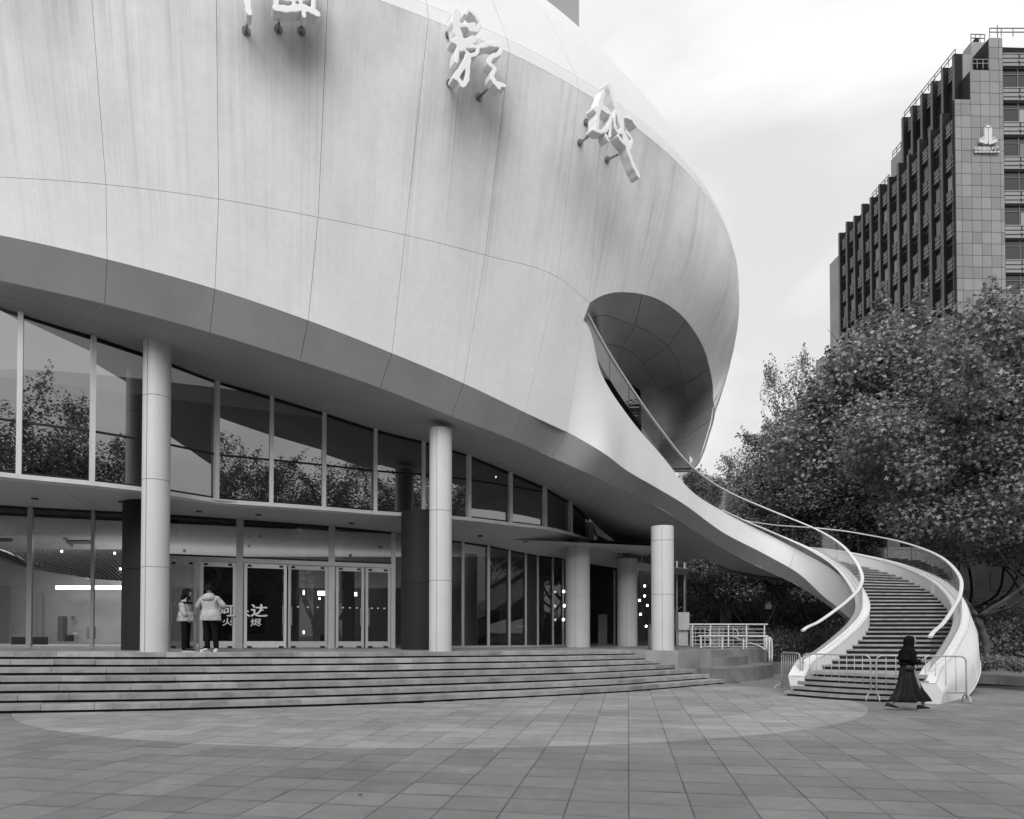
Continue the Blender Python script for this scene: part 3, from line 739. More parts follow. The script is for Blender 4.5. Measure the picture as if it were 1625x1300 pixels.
# upper floor: a deep curved beam
bm_pts = [at(x, y, Y) for x, y, Y in ((-60,640,21),(30,636,21.5),(150,642,22.5),(300,655,24),(450,672,25.5),(600,695,27))]
bpart(ribbon(cr_spline(bm_pts, 4), 1.0, .3, 'curved_beam', mat('beam_paint', .5, .5, .3)))
# slatted hanging ceiling with a dark curved rim in the left part of the foyer
M_slat = mat('ceiling_slat', .5, .5, .3)
for k in range(30):
    x = 14 + k*7.2; pts = [at(x+t*34, 872+t*34+max(0,(x-20))*.0, 22.5+2.2*t) for t in (0,.5,1)]
    ye = interp([(0,893),(60,904),(90,910),(150,916),(230,922),(300,925)], x+46); pts = [at(x + 34*t + 12*t*t, lerp(873, ye, t), 23.9 - .2*t) for t in (0, .35, .7, 1)]
    mb = MB(); mb.tube(pts, .022, 4); bpart(mb.build('ceiling_slat', M_slat))
rim = cr_spline([at(x, y, 23.8) for x, y in ((-60,868),(0,882),(40,899),(90,910),(150,916),(230,922))], 5)
bpart(ribbon(rim, .2, .3, 'curved_ceiling_rim', M_intd))
flat('ceiling_field', [at(-80,872,24.3), at(240,872,24.3), at(240,925,24.3), at(150,919,24.3), at(60,905,24.3), at(-80,868,24.3)], mat('void_above_slats', .10, .8, .1))
M_strip = emit_mat('light_strip', 2.6)
def lampbox(x0, x1, y0, y1, Y, m=M_strip, name='light_strip'):
    a, b = at(x0, y1, Y), at(x1, y0, Y); mb = MB(); mb.box((a.x, Y, a.z), (b.x, Y+.08, b.z)); return bpart(mb.build(name, m))
lampbox(88, 232, 929.5, 935.5, 28.5); lampbox(504, 518, 938, 945, 29.5); lampbox(546, 566, 940, 946, 29.5)
lampbox(480.5, 482.3, 937, 944, 24.5); lampbox(480.5, 482.3, 1001, 1006, 24.5)
for (x0, x1, y0, y1, Y, c, nm) in ((91,100,978,1018,29,.12,'inner_door'),(137,145,995,1014,27,.2,'display_stand'),(103,110,1008,1018,27,.03,'waste_bin'),(18,68,1011,1023,26,.03,'bench'),
                            (759,776,968,1025,29,.01,'inner_door'),(777,793,969,1025,29.2,.01,'inner_door'),(820,834,992,996,26.8,.7,'inner_sign'),(508,517,1008,1021,26,.03,'waste_bin'),(835,852,882,1026,28.6,.3,'inner_column'),
                            (432,470,900,1026,24.6,.12,'inner_column'),(540,560,900,1026,27,.14,'inner_column')):
    a, b = at(x0, y1, Y), at(x1, y0, Y); mb = MB(); mb.box((a.x, Y, a.z), (b.x, Y+.3, b.z)); bpart(mb.build(nm, mat(nm+'_paint', c, .5, .3)))
# foyer lamps in the ceiling are lit
for i, (x, y, Y) in enumerate([(98,875,23.3),(182,878,23.3),(191,903,23.6),(197.5,917,23.7),(787,757,26),(507,950,24)]):
    c = at(x, y, Y); mb = MB(); mb.box((c.x-.022,c.y-.02,c.z-.035),(c.x+.022,c.y+.02,c.z+.035)); bpart(mb.build('spot_lamp', M_lamp))
for (x0, x1, y0, y1, c, nm) in ((132,147,905,907.5,.8,'wall_sign'),(135,141,917,919.5,.7,'wall_sign'),(112,116,925.5+52,930+54,.2,'notice'),(116,121,1004,1006.5,.8,'wall_sign'),(0,12,930,1020,.25,'recess_panel'),(60,66,940,1020,.35,'recess_panel')):
    a, b = at(x0, y1, 29.7), at(x1, y0, 29.7); mb = MB(); mb.box((a.x, 29.7, a.z), (b.x, 29.8, b.z)); bpart(mb.build(nm, mat(nm+'_face', c, .5, .3)))
for (x0, x1, y0, y1) in ((0,20,856,860),(106,146,859,864),(100,108,855,857),(112,116,865,868),(291,294,873,877),(395,399,851,853),(394,397,866,869),(411,416,850,853),(554,558,880,884),(600,607,867,871)):
    Yq = 5.0; p = [ath(x, y, 4.99) for x, y in ((x0,y1),(x1,y1),(x1,y0),(x0,y0))]
    if all(16 < q.y < 44 for q in p): mb = MB(); mb.add(p, [(0,1,2,3)]); bpart(mb.build('ceiling_vent', M_lampoff))
au = bpy.data.lights.new('foyer_ceiling_fill', 'AREA'); au.energy = 110; au.size = 14; au.size_y = 5; au.shape = 'RECTANGLE'; au.color = (1,1,1)  # added unseen light, facing up to brighten the foyer ceiling
ao2 = bpy.data.objects.new('foyer_ceiling_fill', au); col.objects.link(ao2); ao2.location = (-10, 30, 3.6); ao2.rotation_euler = (R(180), 0, R(20))
al = bpy.data.lights.new('foyer_light', 'AREA'); al.energy = 260; al.size = 8; al.size_y = 3; al.shape = 'RECTANGLE'; al.color = (1,1,1)
ao = bpy.data.objects.new('foyer_light', al); col.objects.link(ao); ao.location = (-16, 25.5, 4.8)
# ------------------------------------------------------------------ spiral staircase
Lr = [(1274,1001,18.4),(1299,987,19.0),(1323.5,970,19.6),(1348,950.5,20.4),(1364,933,21.2),(1368.5,918.5,21.9),(1365,904,22.6),(1353,884,23.5),(1328,859,24.8),(1292,838.5,25.9),(1250,821,26.6),(1225,811,26.8),(1150,778,26.3),(1096,740,25.0),(1051,686,23.8),(1004,620,22.4),(955,542,20.9),(931,497,20.2)]
Rr = [(1476,1011,16.6),(1496,990,17.7),(1513,965,19.0),(1524,943,20.1),(1525.5,923,21.0),(1515.5,904,22.2),(1491,883,24.0),(1459,869,25.7),(1422,858,27.2),(1382,850,28.4),(1340,843,29.3),(1292,838,30.0),(1225,833,30.2),(1165,822,29.8)]
Lp = [at(*p) for p in Lr]; Rp = [at(*p) for p in Rr] + [V((7.8,29.2,7.3)), V((6.2,27.9,8.1)), V((4.8,26.0,9.1)), V((3.6,24.2,10.2)), V((2.8,23.0,11.3))]
Lp = [V((7.45,18.05,1.42))] + Lp; Rp = [V((9.72,16.15,1.30))] + Rp
LS, RS = cr_spline(Lp, 8), cr_spline(Rp, 8)
def by_h(S, h):
    for a, b in zip(S, S[1:]):
        if a.z <= h <= b.z: return a.lerp(b, (h-a.z)/max(b.z-a.z, 1e-6)), V(((b-a).x, (b-a).y, 0)).normalized()
    return (S[0], V(((S[1]-S[0]).x, (S[1]-S[0]).y, 0)).normalized()) if h < S[0].z else (S[-1], V(((S[-1]-S[-2]).x, (S[-1]-S[-2]).y, 0)).normalized())
def offT(side, h): return interp([(1.3,.84),(3.0,.92),(20,.92)], h) if side == 'R' else .88
def offS(side, h): return interp([(1.3,1.0),(3.0,1.32),(20,1.32)], h) if side == 'R' else interp([(1.4,1.02),(3.2,1.25),(20,1.25)], h)
def h_for(side, z):
    h = z + 1.1
    for _ in range(20): h = z + offS(side, h)
    return h
st = empty('spiral_staircase', (11, 22, 0)); tag(st, 'white spiral staircase with glass sides curving up from the plaza into the oval hole', 'staircase')
stinv = Matrix.Translation((-11, -22, 0))
def sp_(o): o.parent = st; o.matrix_parent_inverse = stinv; return o
def left(t): return V((-t.y, t.x, 0))
def dirs(S, h):
    p, t = by_h(S, h); p1, _ = by_h(S, h-.12); p2, _ = by_h(S, h+.12); d = p2-p1
    return p, V((d.x, d.y, 0)).normalized()
hsL = [1.42, 1.7, 2.0, 2.3, 2.65, 3.0, 3.35, 3.7]
# outer face, left: from the building side (ribbon nodes) down to the ground
Trow = [cr_at(TR, 4.55), TR[5], TR[6], TR[7], TR[8], TR[9]]; Erow = [cr_at(ER, 4.55), ER[5], ER[6], ER[7], ER[8], ER[9]]; Frow = [cr_at(FR_, 4.55)] + [FR_[i] for i in range(5, 10)]
for h in reversed(hsL):
    p, t = dirs(LS, h); l = left(t)
    T = p + l*.2; T.z = h-.88
    if h < 1.5: T.z = .50
    E = p + l*.1; E.z = max(h-1.95, -.02); Fq = p - l*.3; Fq.z = max(h-2.4, -.02)
    Trow.append(T); Erow.append(E); Frow.append(Fq)
n = len(Trow)-1
for a, b in ((0, 1.35), (1.35, 2.75), (2.75, 4.6), (4.6, 8.5), (8.5, n)):
    sp_(patch('parapet_panel', [Erow, Trow], M_stairwhite, nu=14, nv=3, u0=a, u1=b, gap=.005, thick=.03))
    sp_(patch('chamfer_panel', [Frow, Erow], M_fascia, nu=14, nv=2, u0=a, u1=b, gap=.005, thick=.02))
def zin(side, h): return h - offT(side, h)
def rail_rows(S, side, hs, sgn):
    """inner top and inner face rows"""
    A, B, C = [], [], []
    for h in hs:
        p, t = dirs(S, h); l = left(t) * sgn
        z = zin(side, h) if h > hs[0] + .05 else (.50 if side == 'L' else .46)
        tp_ = 1.0 if side == 'R' else interp([(1,1),(6.4,1),(7.6,.12),(20,.12)], h); l = l*tp_
        A.append(V(((p+l*.2).x, (p+l*.2).y, z))); B.append(V(((p-l*.2).x, (p-l*.2).y, z))); C.append(V(((p-l*.2).x, (p-l*.2).y, max(z-.75, -.02))))
    return A, B, C
hL = [1.42,1.7,2.0,2.4,2.8,3.2,3.6,4.0,4.4,4.9,5.4,5.8,6.1,6.4,6.8,7.15]
hR = [1.30,1.55,1.9,2.3,2.7,3.1,3.5,3.9,4.3,4.7,5.1,5.5,5.8,6.1,6.35,6.6,6.9]
A, B, C = rail_rows(LS, 'L', hL, 1)
# the outer edge of the left parapet follows the same line as the outer face
sp_(patch('parapet_top', [A, B], M_stairwhite, nu=90, nv=1, gap=0, thick=.03, flip=False))
sp_(patch('parapet_inner_face', [C, B], M_stairwhite, nu=90, nv=2, gap=0, thick=.02, flip=True))
A2, B2, C2 = rail_rows(RS, 'R', hR, -1)
sp_(patch('parapet_top', [A2, B2], M_stairwhite, nu=90, nv=1, gap=0, thick=.03, flip=True))
for a, b in ((0,4),(4,8),(8,12),(12,16)): sp_(patch('parapet_inner_face', [C2, B2], M_stairwhite, nu=24, nv=2, u0=a, u1=b, gap=.004, thick=.02, flip=False))
E2, F2 = [], []
for i, h in enumerate(hR):
    p, t = dirs(RS, h); r = -left(t); fl_ = .32*math.exp(-((h-2.4)/.9)**2)
    E2.append(p + r*(.2+fl_)); E2[-1].z = max(h-1.95-.1, -.02); F2.append(p - r*.3); F2[-1].z = max(h-2.5, -.03)
# outer face bellies out near the ground
Mid2 = []
for i, h in enumerate(hR):
    p, t = dirs(RS, h); r = -left(t); m_ = A2[i].lerp(E2[i], .45) + r*.10; Mid2.append(m_)
for a, b in ((0,3.2),(3.2,7),(7,12),(12,16)):
    sp_(patch('parapet_panel', [E2, Mid2, A2], M_stairwhite, nu=16, nv=6, u0=a, u1=b, gap=.002, thick=.01, flip=True))
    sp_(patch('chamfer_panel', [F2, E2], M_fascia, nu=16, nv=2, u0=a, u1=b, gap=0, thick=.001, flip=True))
# end caps at the foot
mb = MB(); mb.add([A[0], B[0], C[0], V((Erow[-1].x,Erow[-1].y,-.02))], [(0,1,2,3)]); mb.add([Trow[-1], A[0], V((Erow[-1].x,Erow[-1].y,-.02))], [(0,1,2)]); sp_(mb.build('parapet_end', M_stairwhite))
mb = MB(); mb.add([A2[0], B2[0], C2[0], E2[0], Mid2[0]], [(0,1,2,3,4)]); sp_(mb.build('parapet_end', M_stairwhite))
# underside
FL = list(reversed(Frow)); 
fl_h = [1.42] + [h for h in hsL[1:]] + [TR[9].z+.88, TR[8].z+.88, TR[7].z+.88, TR[6].z+.88, TR[5].z+.88, cr_at(TR,4.55).z+.88]
FRu = []
for h in fl_h:
    p, t = dirs(RS, max(h-.1, 1.31)); r = -left(t); q = p - r*.3; q.z = max(h-2.55, -.03); FRu.append(q)
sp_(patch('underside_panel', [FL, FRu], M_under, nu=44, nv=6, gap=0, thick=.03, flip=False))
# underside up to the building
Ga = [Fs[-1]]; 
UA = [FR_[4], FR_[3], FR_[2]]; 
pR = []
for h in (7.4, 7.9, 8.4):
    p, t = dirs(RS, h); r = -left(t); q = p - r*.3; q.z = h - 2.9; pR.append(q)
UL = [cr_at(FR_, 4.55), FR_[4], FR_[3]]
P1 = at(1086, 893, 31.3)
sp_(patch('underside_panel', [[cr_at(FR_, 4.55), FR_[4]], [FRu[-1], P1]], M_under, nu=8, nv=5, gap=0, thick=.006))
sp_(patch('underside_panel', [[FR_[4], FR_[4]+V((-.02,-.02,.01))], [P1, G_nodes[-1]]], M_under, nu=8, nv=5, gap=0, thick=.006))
# handrails and glass
def sweep(path, w, h, name, m, dz=0):
    mb = MB(); N_ = len(path)
    for i, p in enumerate(path):
        t = path[min(i+1,N_-1)] - path[max(i-1,0)]; t.normalize(); s = t.cross(V((0,0,1))).normalized(); u = s.cross(t).normalized()
        for k in range(10):
            a = 2*math.pi*(k+.5)/10; ca, sa = math.cos(a), math.sin(a)
            ca = math.copysign(abs(ca)**.55, ca); sa = math.copysign(abs(sa)**.55, sa)
            mb.v.append(tuple(p + s*(ca*w/2) + u*(sa*h/2) + V((0,0,dz))))
    for i in range(N_-1):
        for k in range(10): k2=(k+1)%10; mb.face([i*10+k, i*10+k2, (i+1)*10+k2, (i+1)*10+k])
    mb.face(list(reversed(range(10)))); mb.face([(N_-1)*10+k for k in range(10)])
    return mb.build(name, m, sharp=50)
M_rail = mat('handrail_white', .72, .35, .5)
railL = LS[8:]; railR = [p for p in RS[8:] if p.z < 6.9]
sp_(sweep(railL, .105, .055, 'handrail', M_rail)); sp_(sweep(railR, .105, .055, 'handrail', M_rail))
M_gedge = mat('glass_edge', .06, .2, .6)
def glass_run(S, side, step=1.35):
    i = 0
    while i < len(S)-1:
        j = i; d = 0
        while j < len(S)-1 and d < step: d += (S[j+1]-S[j]).length; j += 1
        mb = MB(); seg = S[i:j+1]
        g0 = (seg[1]-seg[0]).normalized()*.012; seg2 = [seg[0]+g0] + seg[1:-1] + [seg[-1]-g0]
        for p in seg2:
            mb.v.append((p.x, p.y, p.z - offT(side, p.z) - (.02 if p.z < 7.2 or side == 'R' else -.10))); mb.v.append((p.x, p.y, p.z-.02))
        for k in range(len(seg2)-1): mb.face([2*k, 2*k+2, 2*k+3, 2*k+1])
        nv_ = len(mb.v)
        for a_, b_ in ((0, 1), (nv_//2-1, nv_//2-2)):
            for t_ in (0.0, 0.014):
                q0, q1 = V(mb.v[2*a_]), V(mb.v[2*b_]); r0_, r1_ = V(mb.v[2*a_+1]), V(mb.v[2*b_+1]); dd = (q1-q0).normalized()*t_; mb.v.append(tuple(q0+dd)); mb.v.append(tuple(r0_+dd))
            k_ = len(mb.v); mb.face([k_-4, k_-2, k_-1, k_-3], 1)
        sp_(mb.build('glass_panel', [M_gl_rail, M_gedge], smooth=True))
        i = j
glass_run(railL, 'L'); glass_run(railR, 'R')
def shoe(S, side):
    P = [V((p.x, p.y, p.z-offT(side, p.z)+.03)) for p in S]; return sweep(P, .10, .07, 'glass_shoe', M_stairwhite)
sp_(shoe([p for p in railL if p.z < 6.7], 'L')); sp_(shoe(railR, 'R'))
# treads
M_tread = mat('stair_tread_stone', .30, .65, .25, var=.25, scale=3, bump=.15, bscale=50, obj_var=.15)
RZ = .13
def nose(k):
    z = RZ*k; hl, hr = h_for('L', z), h_for('R', z); pl, tl = dirs(LS, hl); pr_, tr_ = dirs(RS, hr)
    return V((pl.x, pl.y, z)), V((pr_.x, pr_.y, z))
foot = {1: [V((7.15,18.1,0)), V((8.05,16.95,0)), V((9.98,16.05,0))], 5: [V((7.8,17.9,0)), V((8.75,16.98,0)), V((9.72,16.2,0))]}
def footline(k):
    t = (k-1)/4; return cr_spline([foot[1][i].lerp(foot[5][i], t) for i in range(3)], 6)
for k in range(1, 6):
    z = RZ*k; fr = footline(k)
    cen = V((9.6, 18.0, 0)); nl, nr = nose(7)
    back = [V((nr.x, nr.y, 0)), V((nl.x, nl.y, 0))]
    poly = [(p.x, p.y) for p in fr] + [(p.x, p.y) for p in back]
    mb = MB(); mb.prism(poly, z-.075, z)
    inner = [(p[0]+(cen.x-p[0])*.035, p[1]+(cen.y-p[1])*.035) for p in poly]; mb.prism(inner, z-RZ-.01, z-.076, 1)
    sp_(mb.build('step', [M_tread, M_black]))
for k in range(6, 46):
    a, b = nose(k); c, d = nose(k+1); z = RZ*k
    if (b-a).length < .3: continue
    ab = (b-a).normalized()*.16; a, c = a+ab, c+ab; b, d = b-ab*.6, d-ab*.6
    fw = ((c-a)+(d-b)); fw.z = 0; fw.normalize(); c = c+fw*.06; d = d+fw*.06
    mb = MB(); mb.add([(p.x,p.y,zz) for zz in (z-.05, z) for p in (a,b,d,c)], [(3,2,1,0),(4,5,6,7),(0,1,5,4),(1,2,6,5),(2,3,7,6),(3,0,4,7)])
    a2, b2 = a+fw*.05, b+fw*.05
    mb.add([(p.x,p.y,zz) for zz in (z-RZ-.03, z-.051) for p in (a2,b2,d,c)], [(3,2,1,0),(4,5,6,7),(0,1,5,4),(1,2,6,5),(2,3,7,6),(3,0,4,7)], 1)
    sp_(mb.build('step', [M_tread, M_dark]))

# ------------------------------------------------------------------ entrance steps and platform
bot_px = [(-260,1136.5),(-120,1135),(0,1133),(200,1129.5),(400,1124.5),(600,1118),(800,1109),(980,1099.5),(1149,1085)]
botc = [ath(x, y, 0) for x, y in bot_px]; botc = [V((-22, 12.2, 0)), V((-17, 12.9, 0))] + botc[1:]
topc = [V((-22,15.0,0)), V((-17.3,15.5,0)), V((-14.2,16.05,0)), V((-11.3,16.65,0)), V((-9.0,16.85,0)), V((-6.7,17.4,0)), V((-4.1,18.2,0)), V((-1.3,19.35,0)), V((1.6,20.95,0)), V((4.2,22.7,0))]
botS, topS = cr_spline(botc, 10), cr_spline(topc, 10)
def resample(S, n):
    l = [0]
    for a, b in zip(S, S[1:]): l.append(l[-1] + (b-a).length)
    out = []
    for i in range(n+1):
        d = l[-1]*i/n
        for k in range(len(S)-1):
            if l[k+1] >= d - 1e-9: out.append(S[k].lerp(S[k+1], (d-l[k])/(l[k+1]-l[k]))); break
    return out
NB = 120; bR, tR = resample(botS, NB), resample(topS, NB)
def srow(k): return [bR[i].lerp(tR[i], k/6) for i in range(NB+1)]      # front edge of step k+1
steps = empty('entrance_steps', (0, 18, 0)); tag(steps, 'wide curved flight of seven granite steps with dark shadow gaps below the platform', 'steps')
sinv = Matrix.Translation((0, -18, 0))
def stp(o): o.parent = steps; o.matrix_parent_inverse = sinv; return o
def zrow(k, p): return PZ(p.x, p.y)*(k+1)/7
r_ = random.Random(3)
for k in range(7):
    row = srow(k); nxt = srow(min(k+1, 6)) if k < 6 else [p + (tR[i]-bR[i]).normalized()*1.2 for i, p in enumerate(row)]
    i = r_.choice((0, 2, 4)); cuts = [0]
    while cuts[-1] < NB: cuts.append(min(NB, cuts[-1] + r_.choice((4, 4, 5, 5, 6))))
    for a, b in zip(cuts, cuts[1:]):
        mb = MB(); top = []; bt = []
        idx = list(range(a, b+1)); dn = [(tR[i]-bR[i]).normalized() for i in idx]
        fr = [row[i] for i in idx]; bk = [nxt[i] + dn[q]*.12 for q, i in enumerate(idx)]
        e = (fr[1]-fr[0]).normalized()*.004; fr[0] = fr[0]+e; bk[0] = bk[0]+e; e = (fr[-1]-fr[-2]).normalized()*.004; fr[-1] = fr[-1]-e; bk[-1] = bk[-1]-e
        jz = r_.uniform(-.003, .003); jf = r_.uniform(-.006, .006)
        fr = [p - dn[q]*jf for q, p in enumerate(fr)]
        poly = fr + bk[::-1]
        zt = [zrow(k, p)+jz for p in fr] + [zrow(k, p)+jz-.001 for p in bk[::-1]]
        n = len(poly); ch = .008; m0 = len(fr)
        cen = sum(poly, V((0,0,0)))/n
        mb.v = [(p.x, p.y, z-.115) for p, z in zip(poly, zt)] + [(p.x, p.y, z-ch) for p, z in zip(poly, zt)] + [((p+(dn[q] if q < m0 else V((0,0,0)))*ch).x, (p+(dn[q] if q < m0 else V((0,0,0)))*ch).y, z) for q, (p, z) in enumerate(zip(poly, zt))]
        mb.face(list(reversed(range(n)))); mb.face([2*n+i for i in range(n)])
        for s in range(2):
            for i in range(n): j=(i+1)%n; mb.face([s*n+i, s*n+j, (s+1)*n+j, (s+1)*n+i])
        stp(mb.build('stone_slab', M_stone))
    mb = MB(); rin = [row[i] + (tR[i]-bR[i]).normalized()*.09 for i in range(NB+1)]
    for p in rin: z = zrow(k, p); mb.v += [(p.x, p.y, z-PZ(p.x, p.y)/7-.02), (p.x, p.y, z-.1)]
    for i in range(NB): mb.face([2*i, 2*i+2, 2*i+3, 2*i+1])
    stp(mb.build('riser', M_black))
# cheek supports seen in the gaps
plat = [p for p in [tR[i] + (tR[i]-bR[i]).normalized()*.5 for i in range(0, NB+1, 4)]]
pl_poly = [(p.x, p.y) for p in plat] + [(4.35,22.4),(5.35,22.2),(6.7,23.2),(8.9,25.6),(10.2,27.5),(10.6,31),(10.4,44),(-36,44),(-36,15.3)]
mb = MB(); mb.prism(pl_poly, -.02, lambda p: PZ(p[0], p[1])-.004); M_plat = mat('platform_granite', .25, .55, .35, var=.25, scale=1.2, bump=.1, bscale=40)
o = mb.build('platform', M_plat); tag(o, kind='structure')
import numpy as np
# ------------------------------------------------------------------ plaza: ground sheet and paving tiles
M_gjoint = mat('joint_dirt', .08, .9, .1, var=.2, scale=3, coords='World')
mb = MB(); mb.add([(-250,-120,-.012),(300,-120,-.012),(300,500,-.012),(-250,500,-.012)], [(0,1,2,3)])
M_far = mat('far_ground', .12, .8, .2, var=.3, scale=.3, coords='World')
tag(mb.build('ground', M_far), kind='structure')
mb = MB(); mb.add([(-40,-22,-.008),(42,-22,-.008),(42,62,-.008),(-40,62,-.008)], [(0,1,2,3)])
tag(mb.build('tile_bed', M_gjoint), kind='structure')

def paving_mat():
    m = mat('grey_granite_paver', .2, .62, .35)
    nt = m.node_tree; b = nt.nodes['Principled BSDF']
    gm = N(nt, 'ShaderNodeNewGeometry'); sp = N(nt, 'ShaderNodeSeparateXYZ'); L(nt, gm.outputs['Position'], sp.inputs[0])
    def math_(op, a, bb=None, clamp=False):
        k = N(nt, 'ShaderNodeMath', operation=op, use_clamp=clamp)
        for i, x in enumerate((a, bb)):
            if x is None: continue
            if isinstance(x, (int, float)): k.inputs[i].default_value = x
            else: L(nt, x, k.inputs[i])
        return k.outputs[0]
    def ell(a, bb, soft=.004):
        dx = math_('DIVIDE', math_('SUBTRACT', sp.outputs[0], -1.5), a); dy = math_('DIVIDE', math_('SUBTRACT', sp.outputs[1], 17.5), bb)
        r = math_('SQRT', math_('ADD', math_('MULTIPLY', dx, dx), math_('MULTIPLY', dy, dy)))
        inside = N(nt, 'ShaderNodeMapRange', ins={1: 1-soft, 2: 1+soft, 3: 1.0, 4: 0.0}); L(nt, r, inside.inputs[0])
        line = math_('LESS_THAN', math_('ABSOLUTE', math_('SUBTRACT', r, 1.0)), .0009)
        return inside.outputs[0], line
    i1, l1 = ell(9.85, 7.45); i2, l2 = ell(7.9, 5.43); i3, l3 = ell(5.7, 3.6)
    v = math_('ADD', .208, math_('MULTIPLY', i1, .100)); v = math_('SUBTRACT', v, math_('MULTIPLY', i2, .030)); v = math_('ADD', v, math_('MULTIPLY', i3, .022))
    ln = math_('MAXIMUM', l1, math_('MAXIMUM', l2, l3)); v = math_('MULTIPLY', v, math_('SUBTRACT', 1.0, math_('MULTIPLY', ln, .5)))
    def nz(scale, detail, lo, hi, a, bb, st=(1,1,1)):
        mpn = N(nt, 'ShaderNodeMapping'); mpn.inputs['Scale'].default_value = st; L(nt, gm.outputs['Position'], mpn.inputs[0])
        n = N(nt, 'ShaderNodeTexNoise', ins={'Scale': scale, 'Detail': detail, 'Roughness': .65}); L(nt, mpn.outputs[0], n.inputs[0])
        r = N(nt, 'ShaderNodeMapRange', ins={1: lo, 2: hi, 3: a, 4: bb}); L(nt, n.outputs[0], r.inputs[0]); return r.outputs[0]
    v = math_('MULTIPLY', v, nz(.55, 5, .3, .7, .84, 1.16)); v = math_('MULTIPLY', v, nz(6, 6, .3, .7, .90, 1.10)); v = math_('MULTIPLY', v, nz(160, 2, .3, .7, .84, 1.16))
    oi = N(nt, 'ShaderNodeObjectInfo'); gi = N(nt, 'ShaderNodeNewGeometry')
    rr = math_('FRACT', math_('ADD', oi.outputs['Random'], gi.outputs['Random Per Island']))
    rr3 = math_('POWER', rr, 1.0); v = math_('MULTIPLY', v, math_('ADD', .87, math_('MULTIPLY', rr3, .26)))
    # dirt gathered along the joints: distance to the tile edge in the paving's own directions
    def edge(dx, dy, w_, ph, soft):
        t_ = math_('ADD', math_('MULTIPLY', sp.outputs[0], dx), math_('MULTIPLY', sp.outputs[1], dy)); t_ = math_('DIVIDE', math_('SUBTRACT', t_, ph), w_)
        f_ = math_('ABSOLUTE', math_('SUBTRACT', math_('FRACT', t_), .5)); f_ = math_('MULTIPLY', math_('SUBTRACT', .5, f_), w_)
        r_ = N(nt, 'ShaderNodeMapRange', ins={1: 0.0, 2: soft, 3: 1.0, 4: 0.0}); L(nt, f_, r_.inputs[0]); return r_.outputs[0]
    aa = math.atan2(997-CX, F); e1 = edge(math.cos(aa), -math.sin(aa), .6, 0.0, .022); e2 = edge(math.sin(aa), math.cos(aa), .5365, 6.465-.5365*12, .050)
    dn_ = nz(1.7, 4, .35, .65, .15, 1.0); v = math_('MULTIPLY', v, math_('SUBTRACT', 1.0, math_('MULTIPLY', math_('MULTIPLY', math_('MAXIMUM', e1, e2), dn_), .42)))
    # pale smudges trodden onto some tiles
    sm = nz(1.1, 6, .62, .78, 0.0, .55); v = math_('MULTIPLY', v, math_('ADD', 1.0, math_('MULTIPLY', sm, .5)))
    cc = N(nt, 'ShaderNodeCombineColor')
    for i in range(3): L(nt, v, cc.inputs[i])
    L(nt, cc.outputs[0], b.inputs['Base Color'])
    rg = nz(.9, 4, .3, .7, .5, .78); L(nt, rg, b.inputs['Roughness'])
    n2 = N(nt, 'ShaderNodeTexNoise', ins={'Scale': 140.0, 'Detail': 3.0}); L(nt, gm.outputs['Position'], n2.inputs[0])
    bp = N(nt, 'ShaderNodeBump', ins={'Strength': .35, 'Distance': .004}); L(nt, n2.outputs[0], bp.inputs['Height']); L(nt, bp.outputs[0], b.inputs['Normal'])
    return m
M_pave = paving_mat()
TW, TD = .6, .5365
ang = math.atan2(997-CX, F)                    # the joints that run away lead to a point right of the middle
d1 = V((math.sin(ang), math.cos(ang), 0)); d2 = V((math.cos(ang), -math.sin(ang), 0))
GP = .004
def inside_steps(p):
    # behind the front edge of the steps?
    if p.x > 7.3: return False
    best = min(botS, key=lambda q: abs(q.x - p.x)); return p.y > best.y + .3
tm = MB(); e = .003
x0, x1, y0, y1 = -TW/2+.0022, TW/2-.0022, -TD/2+.0055, TD/2-.0055
tm.v = [(x0,y0,-.02),(x1,y0,-.02),(x1,y1,-.02),(x0,y1,-.02),(x0,y0,-e),(x1,y0,-e),(x1,y1,-e),(x0,y1,-e),(x0+e,y0+e,0),(x1-e,y0+e,0),(x1-e,y1-e,0),(x0+e,y1-e,0)]
for s in (0, 4):
    for i in range(4): j=(i+1)%4; tm.face([s+i,s+j,s+4+j,s+4+i])
tm.face([8,9,10,11])
tile_me = tm.mesh('paving_tile', M_pave)
plaza = empty('plaza_paving', (0, 8, 0)); tag(plaza, kind='structure')
pinv = Matrix.Translation((0,-8,0))
cands = []
offj = 6.465 - .5365*12 + .5365*.5             # phase of the cross joints
for i in range(-70, 75):
    for j in range(-8, 80):
        p = d2*((i+.5)*TW) + d1*(offj + j*TD)
        if p.y < -4 or p.y > 42 or abs(p.x) > 36: continue
        if inside_steps(p): continue
        cands.append(p)
def vis(p):
    if p.y < 5.2: return None
    x, y = proj(p); 
    if -60 < x < 1685 and y < 1345: return p.y
    return None
near = sorted([(vis(p), k) for k, p in enumerate(cands) if vis(p) is not None])[:298]
nearset = {k for _, k in near}
rt = random.Random(11)
def tile_M(p, amt=1.0):
    M = Matrix.Translation((p.x, p.y, rt.uniform(-.0015, .0015))) @ Matrix.Rotation(-ang, 4, 'Z') @ Matrix.Rotation(rt.uniform(-.0022, .0022), 4, 'X') @ Matrix.Rotation(rt.uniform(-.0022, .0022), 4, 'Y')
    return M
for _, k in near:
    o = bpy.data.objects.new('paving_tile', tile_me); col.objects.link(o); o.parent = plaza; o.matrix_parent_inverse = pinv; o.matrix_basis = tile_M(cands[k])
rest = MB()
for k, p in enumerate(cands):
    if k in nearset: continue
    M = tile_M(p); b = len(rest.v); rest.v += [tuple(M @ V(v)) for v in tm.v]; rest.f += [[b+i for i in f] for f in tm.f]; rest.mi += [0]*len(tm.f)
